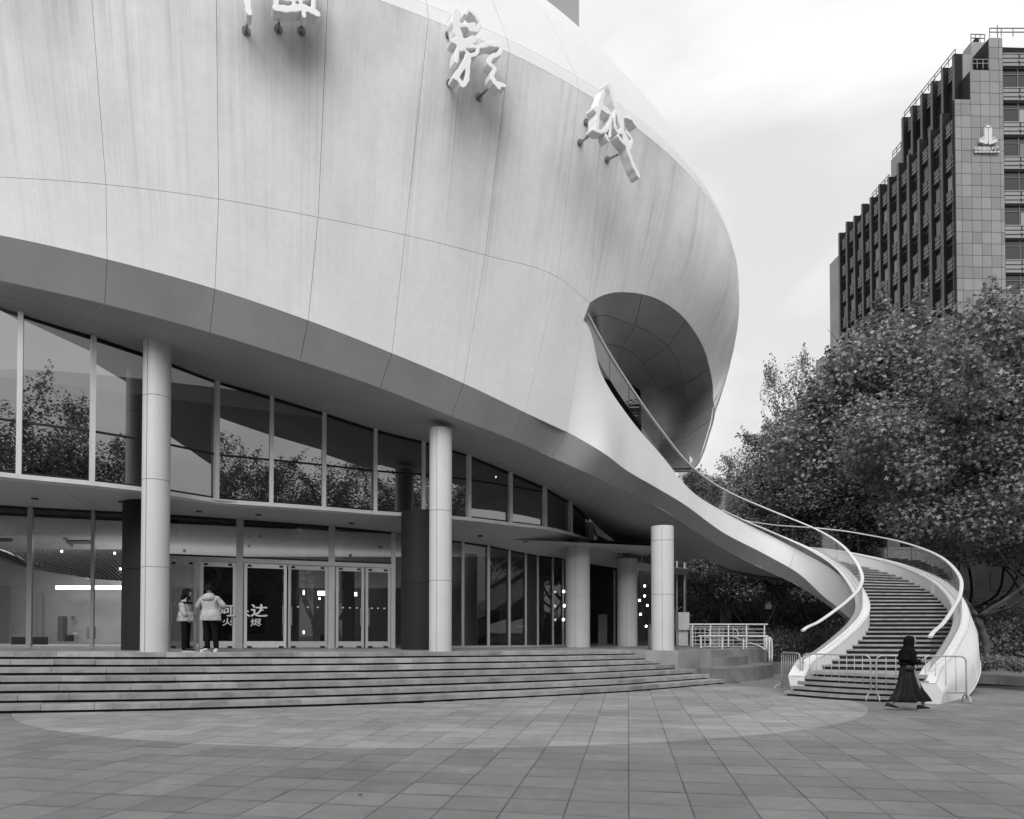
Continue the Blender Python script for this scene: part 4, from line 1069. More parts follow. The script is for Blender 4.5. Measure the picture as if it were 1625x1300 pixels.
o = rest.build('paving_tiles', M_pave, plaza); o.matrix_parent_inverse = pinv; tag(o, kind='stuff')
# a fallen leaf or two and specks on the paving
M_leafdead = mat('dead_leaf', .05, .7, .2); M_litter = mat('pale_litter', .7, .6, .2)
def flatleaf(px, py, s, m, lab, rz):
    p = ath(px, py, .012); mb = MB(); mb.add([(-s,0,0),(-.3*s,-.4*s,.01),(s,0,.004),(-.2*s,.45*s,.012)], [(0,1,2),(0,2,3)])
    o = mb.build('fallen_leaf', m); o.location = p; o.rotation_euler = (0,0,rz); tag(o, lab, 'leaf')
flatleaf(572, 1262, .03, M_leafdead, 'dark curled leaf lying on the near paving left of the middle', .5)
flatleaf(787, 1192, .018, M_litter, 'small pale scrap of leaf lying on the paving near the middle', 1.0)
flatleaf(1161, 1139, .04, M_litter, 'pale leaf lying on the lighter paving band below the stepped seats', .3)
flatleaf(1143, 1104.5, .05, M_leafdead, 'dark leaf lying on the paving just below the end of the entrance steps', .2)

# ------------------------------------------------------------------ stepped granite seats at the end of the steps
seat = empty('stepped_stone_seat', (7.5, 23.5, 0)); tag(seat, 'stepped granite seating blocks in three tiers where the entrance steps end', 'stone seat')
seinv = Matrix.Translation((-7.5,-23.5,0))
def se(o): o.parent = seat; o.matrix_parent_inverse = seinv; return o
A0, A1, A2_, A3 = V((6.75,22.15,0)), V((8.2,23.35,0)), V((9.3,24.7,0)), V((9.85,25.9,0))
cv = cr_spline([A0, A1, A2_, A3], 4)
def block(front, depthv, z0, z1, m=M_stonedark, name='stone_block'):
    for i in range(0, len(front)-1, 4):
        seg = front[i:i+5]
        if len(seg) < 2: break
        poly = [(p.x, p.y) for p in seg] + [((p+depthv).x, (p+depthv).y) for p in seg[::-1]]
        e = (seg[1]-seg[0]).normalized()*.004
        poly[0] = (poly[0][0]+e.x, poly[0][1]+e.y); poly[-1] = (poly[-1][0]+e.x, poly[-1][1]+e.y)
        mb = MB(); mb.prism(poly, z0, z1); se(mb.build(name, m))
dv = V((-1.3, 1.35, 0))
block(cv, dv, -.01, .47)
cv2 = [p + V((-.62,.62,0)) for p in cv[:10]]; block(cv2, dv, .46, .77)
cv3 = [p + V((-1.25,1.25,0)) for p in cv]; block(cv3, dv*1.0, .4, 1.062)
cv4 = [p + V((-.55,.60,0)) for p in cv[9:]]; block(cv4, dv, .46, .93)
# small step lights in the seat faces
for x, y, Y in ((1131,1076,22.7),(1208,1067,24.8),(1130,1051,22.9),(1170,1047.5,24.2),(1091,1039,22.8),(1132,1037.5,24.5)):
    c = at(x, y, Y-.75); 
    c = at(x, y, Y-.45)

# ------------------------------------------------------------------ white metal guard rails on the terrace
M_wrail = mat('white_guard_rail', .62, .4, .5)
def guard(px0, px1, ytop, ybot, Ya, Yb, npost, bars, label, lab_curl=False):
    root = empty('guard_rail', at((px0+px1)/2, ybot, (Ya+Yb)/2)); tag(root, label, 'railing', 'white metal railings on the terrace'); inv = Matrix.Translation(-root.location)
    def q(o): o.parent = root; o.matrix_parent_inverse = inv; return o
    P = lambda u, y: at(lerp(px0, px1, u), y if not callable(y) else y(u), lerp(Ya, Yb, u))
    mb = MB(); mb.tube([P(0, ytop), P(1, ytop)], .032, 8); q(mb.build('top_rail', M_wrail))
    for y in bars: mb = MB(); mb.tube([P(0.02, y), P(.98, y)], .014, 6); q(mb.build('cross_bar', M_wrail))
    for i in range(npost+1):
        u = .04 + .92*i/npost; mb = MB(); mb.tube([P(u, ybot), P(u, ytop)], .03, 8); q(mb.build('post', M_wrail))
guard(1094, 1218, 991, 1032, 26.5, 27.5, 4, [998.5, 1004.5, 1010.5, 1016, 1022], 'white metal railing on the terrace edge with thin cross bars, the taller and rear one')
guard(1108, 1218, 1009.5, 1031, 25.0, 26.6, 3, [1026], 'white metal railing in front with one low cross bar, left of the barriers')
# curved end posts and a sloping rail
root = empty('ramp_rail', at(1200,1040,26)); tag(root, 'white ramp railing sloping down to two close end posts at the terrace corner', 'railing', 'white metal railings on the terrace'); inv = Matrix.Translation(-root.location)
for nm, pts, r in (('top_rail', [at(1165,1011,27),at(1182,1018,26.5),at(1205,1025,26.2),at(1218,1034,26)], .02), ('top_rail', [at(1108,1010,25.6),at(1200,1010,26.0),at(1218,1011,26.0),at(1224,1014,26),at(1225,1022,26),at(1225,1051,26)], .03), ('post', [at(1216.5,1012,26),at(1216.5,1033,26)], .04), ('post', [at(1221,1012,26),at(1221,1051,26)], .04),
                   ('curl', [at(1123,1000,27),at(1127,1003,27),at(1124,1008,27),at(1120,1011,27),at(1128,1015,27),at(1130,1020,27),at(1122,1027,27)], .02), ('curl', [at(1163,998,27),at(1170,1001,27),at(1171,1008,27),at(1164,1011,27)], .02)):
    mb = MB(); mb.tube(cr_spline(pts, 4), r, 8); o = mb.build(nm, M_wrail, smooth=True); o.parent = root; o.matrix_parent_inverse = inv
root = empty('guard_rail', at(1130,1030,31)); tag(root, 'farther white railing with many thin uprights behind the terrace railings', 'railing', 'white metal railings on the terrace'); inv = Matrix.Translation(-root.location)
for i in range(13):
    x = 1096 + i*7.5; mb = MB(); mb.tube([at(x,1032,31), at(x,996,31)], .014 if i % 3 else .035, 6); o = mb.build('post', M_wrail); o.parent = root; o.matrix_parent_inverse = inv
mb = MB(); mb.tube([at(1088,995,31), at(1188,995,31)], .03, 8); o = mb.build('top_rail', M_wrail); o.parent = root; o.matrix_parent_inverse = inv
# pale stone bollards seen through the rails
for i, (x, Y) in enumerate(((1138,33),(1184,33))):
    c = at(x, 1030, Y); mb = MB(); mb.box((c.x-.28,c.y-.2,.6),(c.x+.28,c.y+.2,1.75)); mb.box((c.x-.32,c.y-.24,1.75),(c.x+.32,c.y+.24,1.83)); tag(mb.build('stone_post', mat('pale_stone'+str(i), .4, .7, .2, var=.2)), 'pale square stone post behind the railings, %s' % ('the one nearer the building' if i == 0 else 'the one nearer the spiral staircase'), 'stone post')
# pale board and small parasol-like canopy by the last column
mb = MB(); c = at(1078,1000,27); mb.box((at(1071,1,27).x, 26.9, 1.1), (at(1086,1,27).x, 27.0, at(1078,1001,27).z)); mb.prism([(at(1070,1,27).x,26.8),(at(1087,1,27).x,26.8),(at(1087,1,27).x,27.3),(at(1070,1,27).x,27.3)], at(1078,1000,27).z, at(1078,972,27).z)
tag(mb.build('ticket_booth', mat('pale_canvas', .42, .7, .2, var=.15, scale=2)), 'small pale booth with a boxy top behind the last white column', 'booth')
mb = MB(); c = at(1031,1030,21.9); mb.box((at(1027,1,24).x, 23.9, 1.08), (at(1034,1,24).x, 24.3, at(1030,997,24).z)); mb.box((at(1029,1,24).x, 23.85, at(1030,997,24).z), (at(1036,1,24).x, 24.35, at(1030,990,24).z)); tag(mb.build('info_stand', mat('grey_stand', .25, .5, .3)), 'narrow grey information stand just left of the last white column', 'stand')

# ------------------------------------------------------------------ crowd barriers
M_bar = mat('galvanised_tube', .42, .38, .6, metal=.3, var=.15, scale=3)
def barrier(p, q, label, nbar, flip=1):
    p, q = V(p), V(q); t = (q-p); Lg = t.length; t.normalize(); n = V((-t.y, t.x, 0))
    root = empty('crowd_barrier', (p+q)/2, math.atan2(t.y, t.x)); tag(root, label, 'barrier', 'metal crowd barriers in front of the spiral staircase')
    h = 1.1; a = -Lg/2+.03; b = Lg/2-.03; r = .13
    def arc(cx, cz, a0, a1): return [V((cx+r*math.cos(R(w)), 0, cz+r*math.sin(R(w)))) for w in range(a0, a1+(1 if a1>a0 else -1), 15 if a1>a0 else -15)]
    path = [V((a,0,.1)), V((a,0,.6))] + arc(a+r, h-r, 180, 90) + arc(b-r, h-r, 90, 0) + [V((b,0,.6)), V((b,0,.1))]
    mb = MB(); mb.tube(path, .019, 8); mb.build('frame', M_bar, root, smooth=True)
    mb = MB(); mb.tube([(a,0,.24),(b,0,.24)], .016, 8); mb.build('lower_rail', M_bar, root, smooth=True)
    for i in range(nbar):
        x = a + (b-a)*(i+1)/(nbar+1); mb = MB(); mb.tube([(x,0,.24),(x,0,h)], .0085, 6); mb.build('bar', M_bar, root, smooth=True)
    for x in (a, b):
        pts = [V((x, .24*math.cos(R(w)), .20*math.sin(R(w))+.005)) for w in range(0, 181, 15)]; mb = MB(); mb.tube(pts, .017, 8); mb.build('foot', M_bar, root, smooth=True)
    return root
g1 = ath(1272.5,1103.5,0); g2 = ath(1384,1112.5,0); g3 = ath(1389,1113,0); g4 = ath(1536,1116,0); g0 = ath(1240,1097,0)
barrier(g0, ath(1274,1103.5,0)+V((-.05,0,0)), 'metal crowd barrier at the left end, turned edge-on towards the terrace', 9)
barrier(g1, g2, 'middle metal crowd barrier in front of the foot of the spiral stairs', 8)
barrier(g3, g4, 'right metal crowd barrier standing behind the walking woman', 8)

# ------------------------------------------------------------------ sign characters on the wall
def char_sign(strokes, origin, sc, anchor_px, Yc, head_deg, depth, pins, label, pindisc=.11):
    o3 = at(*anchor_px, Yc); ht = R(head_deg); nrm = V((math.sin(ht), -math.cos(ht), 0))
    def onplane(px, py):
        d = ray(px, py); c = V((0,0,CH)); s = (o3-c).dot(nrm)/d.dot(nrm); return c + d*s
    def zp(z): return onplane(origin[0]+z[0]/sc, origin[1]+z[1]/sc)
    root = empty('sign_character', o3); tag(root, label, 'sign character', 'white sculpted characters fixed along the rim of the wall'); inv = Matrix.Translation(-o3)
    mb = MB(); tv = V((math.cos(ht), math.sin(ht), 0))
    mpx = Yc/F/sc
    for st_, w in strokes:
        pts = cr_spline([zp(s) for s in st_], 6) if len(st_) > 1 else [zp(st_[0])]
        L2 = [((p-o3).dot(tv), (p-o3).z) for p in pts]; rr_ = w*mpx/2*1.0
        # slab outline of the stroke with rounded ends
        lf, rt_ = [], []
        for i, p in enumerate(L2):
            a = L2[max(i-1,0)]; b = L2[min(i+1,len(L2)-1)]; dx, dy = b[0]-a[0], b[1]-a[1]; l_ = math.hypot(dx, dy) or 1; nx, ny = -dy/l_, dx/l_
            wob = rr_*(1+.12*math.sin(i*1.3+w)) * (0.86 if i in (0, len(L2)-1) else 1)
            lf.append((p[0]+nx*wob, p[1]+ny*wob)); rt_.append((p[0]-nx*wob, p[1]-ny*wob))
        nn = len(L2); base = len(mb.v)
        for dd in (0, -depth):
            for (x, z) in lf + rt_: mb.v.append(tuple(o3 + tv*x + V((0,0,z)) + nrm*(depth/2+dd)))
        for i in range(nn-1):
            mb.face([base+i, base+i+1, base+nn+i+1, base+nn+i]); mb.face([base+2*nn+i, base+3*nn+i, base+3*nn+i+1, base+2*nn+i+1])
            mb.face([base+i, base+2*nn+i, base+2*nn+i+1, base+i+1]); mb.face([base+nn+i, base+nn+i+1, base+3*nn+i+1, base+3*nn+i])
        mb.face([base, base+nn, base+3*nn, base+2*nn]); mb.face([base+nn-1, base+3*nn-1, base+4*nn-1, base+2*nn-1])
        for (x, z) in (L2[0], L2[-1]):
            b2 = len(mb.v); K = 12
            for dd in (0, -depth):
                for k in range(K): a = 2*math.pi*k/K; mb.v.append(tuple(o3 + tv*(x+rr_*.9*math.cos(a)) + V((0,0,z+rr_*.9*math.sin(a))) + nrm*(depth/2+dd)))
            mb.face([b2+k for k in range(K)]); mb.face([b2+K+k for k in reversed(range(K))])
            for k in range(K): k2=(k+1)%K; mb.face([b2+k, b2+K+k, b2+K+k2, b2+k2])
    ob = mb.build('character_body', M_white, root); ob.matrix_parent_inverse = inv
    rm = ob.modifiers.new('fuse', 'REMESH'); rm.mode = 'VOXEL'; rm.voxel_size = .012; rm.use_smooth_shade = True
    sm = ob.modifiers.new('soft', 'SMOOTH'); sm.factor = .5; sm.iterations = 2
    for (wx, wy), (lx, ly) in pins:
        wp = ray_wall(origin[0]+wx/sc, origin[1]+wy/sc); lp = zp((lx, ly)) - nrm*depth*.4
        mb = MB(); mb.tube([wp, lp], .028, 10); dirv = (lp-wp).normalized(); mb.tube([wp-dirv*.02, wp+nrm*.035], pindisc*.8, 14)
        q = mb.build('mounting_pin', M_steel_d, root); q.matrix_parent_inverse = inv
M_steel_d = mat('dull_steel', .18, .45, .5, metal=.3)
s3 = [([(545,78),(540,130),(553,190),(560,245)],44),([(585,85),(600,68),(632,95),(652,132),(640,160),(605,160)],20),([(560,140),(600,140),(628,135)],20),([(530,215),(580,218),(632,203)],32),([(548,255),(541,312)],22),
      ([(560,250),(600,240),(645,250),(640,268),(608,285)],18),([(610,280),(585,262)],14),([(598,280),(575,330),(535,388)],26),([(535,385),(552,398),(568,425)],24),([(602,285),(596,345),(592,395),(572,425)],24),
      ([(655,240),(700,229),(755,245),(745,272),(712,288),(696,320),(722,342),(712,380),(728,408),(770,425)],23),([(712,392),(742,432)],30)]
char_sign(s3, (540,0), 3.002, (752,85), 15.85, 33, .26, [((515,170),(535,160)),((520,400),(555,388)),((660,465),(708,415))], 'white sculpted character at the rim with a loop on top, second from the right end')
s4 = [([(1262,415),(1290,510),(1330,640),(1352,720),(1380,800),(1405,850)],26),([(1238,455),(1220,510),(1210,560),(1206,620)],26),([(1195,535),(1240,530),(1262,545)],26),([(1240,540),(1272,562),(1262,615),(1235,640),(1190,632)],19),
      ([(1272,560),(1268,665)],15),([(1300,540),(1322,565),(1330,612),(1302,640),(1290,600),(1292,548)],18),([(1302,640),(1335,652),(1362,700),(1330,692),(1308,662)],18),([(1346,572),(1375,585),(1392,612)],16),([(1350,645),(1372,680),(1360,722)],18),([(1250,660),(1258,680)],18)]
char_sign(s4, (540,0), 3.002, (973,213), 17.35, 40, .26, [((1170,585),(1203,560)),((1140,682),(1190,645)),((1270,762),(1335,728))], 'white sculpted character with a long slanting stroke, the right end of the four')
s2 = [([(1310,62),(1370,66),(1440,60),(1478,72),(1508,88)],34),([(1312,-60),(1314,60)],22),([(1392,-60),(1396,42)],18),([(1425,-60),(1430,50)],18),([(1310,14),(1400,20),(1480,12)],22),([(1492,-60),(1488,60)],24),([(1280,-60),(1400,-66),(1520,-60)],28),([(1350,-170),(1330,-110),(1480,-115)],26),([(1440,60),(1445,100)],20),([(1210,-150),(1240,-120)],26),([(1200,-90),(1235,-60)],26),([(1230,0),(1260,60)],24)]
char_sign(s2[:-3], (0,0), 3.002, (465,0), 14.35, 26, .26, [((1325,142),(1332,92)),((1435,152),(1441,112))], 'white sculpted character cut by the top of the picture, with two round wall plates')
s1 = [([(1182,-70),(1176,20),(1186,86)],30),([(1080,-75),(1180,-70),(1280,-80)],30),([(1182,-230),(1180,-70)],30),([(1182,-150),(1250,-150)],28)]
char_sign(s1, (0,0), 3.002, (392,0), 14.0, 24, .26, [((1172,150),(1180,90))], 'white sculpted character showing only the foot of one stroke at the top edge')
# ------------------------------------------------------------------ office tower on the right
M_tstone = mat('tower_stone_slab', .21, .5, .35, var=.12, scale=.5, obj_var=.14)
M_tstone2 = mat('tower_stone', .24, .6, .3, var=.12, scale=.4, obj_var=.06)
M_tdark = mat('tower_dark_fin', .010, .6, .2)
M_twin = mat('tower_window_glass', .015, .06, .8)
M_treflect = mat('tower_pane_reflection', .22, .6, .3, obj_var=.35)
M_tframe = mat('tower_window_frame', .03, .5, .4)
M_tlight = mat('tower_fin_edge', .17, .5, .4)
tw = empty('office_tower', (50, 77, 0)); tag(tw, 'tall dark stone office tower with stepped top and deep window bays behind the trees', 'building')
tinv = Matrix.Translation((-50,-77,0))
def tp(o): o.parent = tw; o.matrix_parent_inverse = tinv; return o
YT = 66.0; X0 = at(1524,400,YT).x; X1 = at(1338,500,88).x
du = V((X1-X0, 22, 0))/22.0; dn = V((-1, du.x, 0)).normalized()
def TP(u, o=0.0, z=0.0): p = V((X0,YT,0)) + du*u + dn*o; return V((p.x,p.y,z))
hA = at(1519,158,YT).z; hB = at(1527,86,67.5).z; hD = at(1567,109,YT).z; hE = at(1600,58.6,YT).z; hC = at(1401,252,78.9).z; hM = at(1560,69,69.5).z
Mt = Matrix(((du.x,-dn.x,0,X0),(du.y,-dn.y,0,YT),(0,0,1,0),(0,0,0,1)))     # local: x along the side, y into the building
def tbox(x0,x1,y0,y1,z0,z1,name,m): mb = MB(); mb.box((x0,y0,z0),(x1,y1,z1),M=Mt); return tp(mb.build(name,m))
tbox(.45,22.5,.5,26,0,hA,'core',M_tdark)
tbox(1.9,10.4,1.5,24,hA-.05,hB,'core',M_tdark)
tbox(10.4,13.2,1.2,24,hA-.05,hC,'upper_block',M_tstone2)
tbox(13.2,17.2,1.0,24,hA-.05,at(1371,319,83).z,'upper_block',M_tstone2)
# front face wall (towards the camera): x = 0 plane; local y = metres to the right
def yw(px): return (px-812.5)/F*YT - X0
for k, (p0, p1, z1) in enumerate(((1524,1553,hA),(1553,1583,hD),(1583,1605,hE))):
    tbox(.06,.3 if k == 0 else 5,yw(p0)+.02,yw(p1),0,z1-.03,'wall_core',M_tdark)
ywd = lambda px, d: (px-812.5)/F*(YT+d) - X0
tbox(3.2,4.4,ywd(1556,3.2),ywd(1584,3.2),hA-3,hM,'upper_block',M_tstone2); tbox(1.6,1.88,ywd(1541,1.6),ywd(1557,1.6),hA-3,hB+.1,'upper_block',M_tstone2)
cols_x = [yw(x) for x in (1525,1535,1551.2,1567,1582.6,1598.5,1605)]
zrow0 = at(1560,256+20,YT).z; RH = 18.9*YT/F
tile_cache = {}
for ci in range(6):
    top = hA if ci < 2 else (hD if ci < 4 else hE)
    z = zrow0 - RH*12
    while z < top - .05:
        za, zb = z, min(z+RH, top)
        if zb - za > .2 and za > 24:
            key = (ci, round(zb-za, 2))
            if key not in tile_cache:
                mb = MB(); g_ = .02; w = cols_x[ci+1]-cols_x[ci]; mb.box((-.04,g_,g_),(.06,w-g_,zb-za-g_)); tile_cache[key] = mb.mesh('stone_slab', M_tstone)
            o = link('stone_slab', tile_cache[key]); o.parent = tw; o.matrix_parent_inverse = tinv; o.matrix_basis = Mt @ Matrix.Translation((0,cols_x[ci],za))
        z += RH
# side face: fins, spandrels, windows in 12 bays
FH = 3.4; z_sp = at(1508,373.5,67).z      # underside of one spandrel row
bay = 22/12
def spandrel_mesh(w, h, bars=True):
    mb = MB(); mb.box((0,.12,0),(w,.5,h))
    if bars:
        for zz in (h*.28, h*.62): mb.box((0,.10,zz-.04),(w,.119,zz+.04),1)
        mb.box((w/2-.05,.09,.05),(w/2+.05,.099,h-.05),1); mb.box((w/2-.1,.06,h*.45-.1),(w/2+.1,.089,h*.45+.1),0)
        mb.box((0,.06,h-.09),(w,.119,h),0); mb.box((0,.06,0),(w,.119,.07),0)
    return mb.mesh('spandrel', [M_tstone2, M_tdark])
def window_meshes(w, h):
    a = MB(); a.box((0,.42,0),(w,.46,h)); pm = a.mesh('window', M_twin)
    f = MB(); f.box((w*.5-.03,.36,0),(w*.5+.03,.415,h)); f.box((0,.36,h*.68),(w,.40,h*.68+.05)); f.box((0,.36,0),(w,.41,.06)); f.box((0,.36,h-.06),(w,.41,h)); fm = f.mesh('frame', M_tlight)
    b = MB(); b.box((w*.54,.375,h*.02),(w*.92,.40,h*.66)); bm_ = b.mesh('pane_reflection', M_treflect)  # pale plate standing for the bright reflection in the pane's right half
    return pm, fm, bm_
SPH = 1.28
sp_me = spandrel_mesh(bay-.3, SPH); w_p, w_f, w_b = window_meshes(bay-.3, FH-SPH)
rw = random.Random(5)
def put(me, name, M, parent=None, inv=None):
    o = link(name, me); o.parent = parent or tw; o.matrix_parent_inverse = inv if inv is not None else tinv; o.matrix_basis = M; return o
def win(M):
    o = put(w_p, 'window', M); f = link('frame', w_f); f.parent = o
    if rw.random() < .62: b = link('pane_reflection', w_b); b.parent = o
floors = []
z = z_sp
while z > 20: z -= FH
while z < hA + 8: floors.append(z); z += FH
for b in range(12):
    # nearest bay is b = 11
    u0 = bay*(11-b) + .15 + .25
    for z in floors:
        if z + SPH <= hA + .9: put(sp_me, 'spandrel', Mt @ Matrix.Translation((u0,-.10,z)))
        if z + SPH + 1.6 < hA: win(Mt @ Matrix.Translation((u0,-.27,z+SPH)))
M_finedge = mat('fin_edge_paint', .10, .5, .3)
fin = MB(); fin.box((-.13,-.30,0),(.13,.5,hA-18-.2),0); fin.box((-.13,-.36,0),(.13,-.30,hA-18-.2),1); fin_me = fin.mesh('fin', [M_tdark, M_finedge])
for b in range(13):
    put(fin_me, 'fin', Mt @ Matrix.Translation((bay*b+.25,0,18+(.35 if b % 2 else 0))))
# upper recessed tier: 5 bays
fin2 = MB(); hh = hB-hA+3; fin2.box((-.14,-.42,0),(.14,.5,hh),0); fin2.box((-.14,-.47,0),(.14,-.42,hh),1); fin2_me = fin2.mesh('fin', [M_tdark, M_finedge])
for b in range(6):
    put(fin2_me, 'fin', Mt @ Matrix.Translation((1.9+b*1.7,1.3,hA-3+.3)))
sp2 = spandrel_mesh(1.4, 1.4)
for b in range(5):
    put(sp2, 'spandrel', Mt @ Matrix.Translation((1.9+b*1.7+.15,1.3,hB-1.45))); put(sp2, 'spandrel', Mt @ Matrix.Translation((1.9+b*1.7+.15,1.3,hB-5.0)))
    win(Mt @ Matrix.Translation((1.9+b*1.7+.15,1.25,hB-3.6)))
# window column on the right part of the front
fw = 3.2
Mf = lambda y, z: Matrix(((-dn.x*0,0,0,0),)*4) if False else None
def fput(me, name, yy, z): # front pieces: built facing -Y
    M = Matrix.Translation((X0+yy, YT, z)); return put(me, name, M)
fsp = spandrel_mesh(fw, SPH); fwp, fwf, fwb = window_meshes(fw, FH-SPH)
ztop = hE-1.35
for c_ in range(3):
    yy = yw(1605) + .02 + c_*4.4
    tbox(.9,9,yy,yy+4.4,0,hE-.1,'wall_core',M_tdark)
    z = at(1610,377,YT).z
    zz = z - FH*6
    while zz < hE + .5:
        if zz + SPH < hE + .3: fput(fsp, 'spandrel', yy, zz-SPH if False else zz)
        if zz + FH < hE - .2:
            o = fput(fwp, 'window', yy, zz+SPH); f = link('frame', fwf); f.parent = o
            if rw.random() < .4: b = link('pane_reflection', fwb); b.parent = o
        zz += FH
    if c_ > 0 or True:
        mb = MB(); mb.box((yy+fw, -.02, 20),(yy+4.4, .6, hE)); mb2 = mb; o = mb.build('pier', M_tstone2); o.parent = tw; o.matrix_parent_inverse = tinv; o.matrix_basis = Matrix.Translation((X0,YT,0))
# body behind
tbox(9,22,1.6,26,hA-.1,hA+.6,'parapet',M_tstone2)
tbox(22.6,25,-.2,24,0,at(1332,414,90).z,'rear_block',M_tstone2); tbox(25.1,27,-1.2,22,0,at(1326,570,92).z,'rear_block',M_tstone2)
# roof railings and a mast
def rail3(p, q, name='roof_railing', h=1.0, n=6):
    mb = MB(); p, q = V(p), V(q)
    for z in (h, h*.55): mb.beam(p+V((0,0,z)), q+V((0,0,z)), .07, .07)
    for i in range(n+1): a = p.lerp(q, i/n); mb.beam(a, a+V((0,0,h)), .06, .06, up=V((0,1,0)))
    return tp(mb.build(name, M_tlight))
def q3(px, py, Y): return at(px, py, Y)
rail3((X0+yw(1583),YT,hE),(X0+yw(1605)+9,YT,hE), n=9, h=.85)
rail3(Mt@V((1.9,1.1,hB)), Mt@V((10.4,1.1,hB)), n=8, h=.9); rail3(Mt@V((3.3,ywd(1557,3.2),hM)), Mt@V((3.3,ywd(1580,3.2),hM)), n=3, h=.9)
rail3((X0+yw(1553),YT,hD),(X0+yw(1581),YT,hD), n=3, h=.9); rail3(Mt@V((10.6,1.3,hC)), Mt@V((13,1.3,hC)), n=3, h=.9); rail3(Mt@V((13.4,1.1,at(1371,319,83).z)), Mt@V((17,1.1,at(1371,319,83).z)), n=4, h=.9)
mb = MB(); p = q3(1583,58,YT+.5); mb.tube([(p.x,p.y,hE),(p.x,p.y,at(1583,33,YT).z)], .05, 6); tp(mb.build('mast', M_tlight))
mb = MB(); mb.box((X0+ywd(1560,3.4),YT+3.4,hM),(X0+ywd(1566,3.4),YT+4.0,hM+.5)); tp(mb.build('air_unit', M_tdark))
# emblem and name on the front
M_sign = mat('tower_sign_white', .52, .4, .3)
emb = empty('tower_sign', at(1565,226,YT-.3)); tag(emb, 'white block emblem over a line of small characters high on the tower front', 'sign')
einv = Matrix.Translation(-emb.location)
def epoly(name, pts, d=.25):
    b = [at(1520+x/15.476, 190+y/15.476, YT-.05) for x, y in pts]; mb = MB(); n = len(b)
    mb.v = [tuple(p) for p in b] + [tuple(p+V((0,-d,0))) for p in b]; mb.face([n+i for i in range(n)]); mb.face(list(reversed(range(n))))
    for i in range(n): j=(i+1)%n; mb.face([i,j,n+j,n+i])
    o = mb.build(name, M_sign, emb); o.matrix_parent_inverse = einv
epoly('emblem_cap', [(625,200),(700,170),(775,205),(700,240)])
epoly('emblem_bar', [(612,228),(698,262),(698,600),(680,640),(655,645),(495,590),(495,495),(600,535),(612,520)])
epoly('emblem_bar', [(710,262),(795,235),(800,520),(812,540),(925,510),(925,590),(755,650),(722,640),(710,600)])
epoly('emblem_wedge', [(520,485),(605,455),(605,520)]); epoly('emblem_wedge', [(812,475),(895,480),(812,525)])
o = text_on('久阳国际大厦', 1545, 1585, 234, 240.5, lambda x: YT-.15, 'characters', None, ext=.08, mt=M_sign); o.parent = emb; o.matrix_parent_inverse = einv
mb = MB()
for i in range(7): mb.box((at(1545+i*5.9,242,YT).x, YT-.2, at(1545,244.3,YT).z),(at(1549.6+i*5.9,242,YT).x, YT-.05, at(1545,242.2,YT).z))
o = mb.build('small_lettering', M_sign, emb); o.matrix_parent_inverse = einv

# ------------------------------------------------------------------ grey block standing behind the dome
bb = empty('rear_block_building', (2.5, 44, 0)); tag(bb, 'plain grey tower block rising behind the roof of the white cinema', 'building'); binv = Matrix.Translation((-2.5,-44,0))
def bq(o): o.parent = bb; o.matrix_parent_inverse = binv; return o
xr = at(919,60,42).x; mb = MB(); mb.box((at(862,10,42).x,42,0),(xr,50,46)); bq(mb.build('wall', mat('grey_render', .28, .7, .2, var=.05, scale=.3)))
mb = MB(); mb.box((at(853,10,42).x,42.1,0),(at(857.5,10,42).x,50,46)); mb.box((at(846,10,42).x,42.5,0),(at(849,10,42).x,50,46)); bq(mb.build('corner_strip', mat('pale_render', .6, .7, .2)))
mb = MB(); mb.box((at(825,10,42).x,43,0),(at(862,10,42).x-.02,50,46)); bq(mb.build('window_strip', M_tdark))

# ------------------------------------------------------------------ plane trees
M_bark = mat('mottled_bark', .085, .8, .2, var=.6, scale=2.2, bump=.6, bscale=6, detail=3, coords='Object')
def leaf_mat(name, c):
    m = bpy.data.materials.new(name); m.use_nodes = True; nt = m.node_tree; b = nt.nodes['Principled BSDF']
    b.inputs['Roughness'].default_value = .38; b.inputs['Specular IOR Level'].default_value = .55
    gi = N(nt, 'ShaderNodeNewGeometry'); r = N(nt, 'ShaderNodeMapRange', ins={1:0,2:1,3:c*.4,4:c*1.6}); L(nt, gi.outputs['Random Per Island'], r.inputs[0])
    cc = N(nt, 'ShaderNodeCombineColor')
    for i in range(3): L(nt, r.outputs[0], cc.inputs[i])
    L(nt, cc.outputs[0], b.inputs['Base Color'])
    tr = N(nt, 'ShaderNodeBsdfTranslucent'); L(nt, cc.outputs[0], tr.inputs[0])
    mxs = N(nt, 'ShaderNodeMixShader'); mxs.inputs[0].default_value = .28; L(nt, b.outputs[0], mxs.inputs[1]); L(nt, tr.outputs[0], mxs.inputs[2])
    L(nt, mxs.outputs[0], nt.nodes['Material Output'].inputs[0]); return m
M_leaf = leaf_mat('plane_leaf', .24)
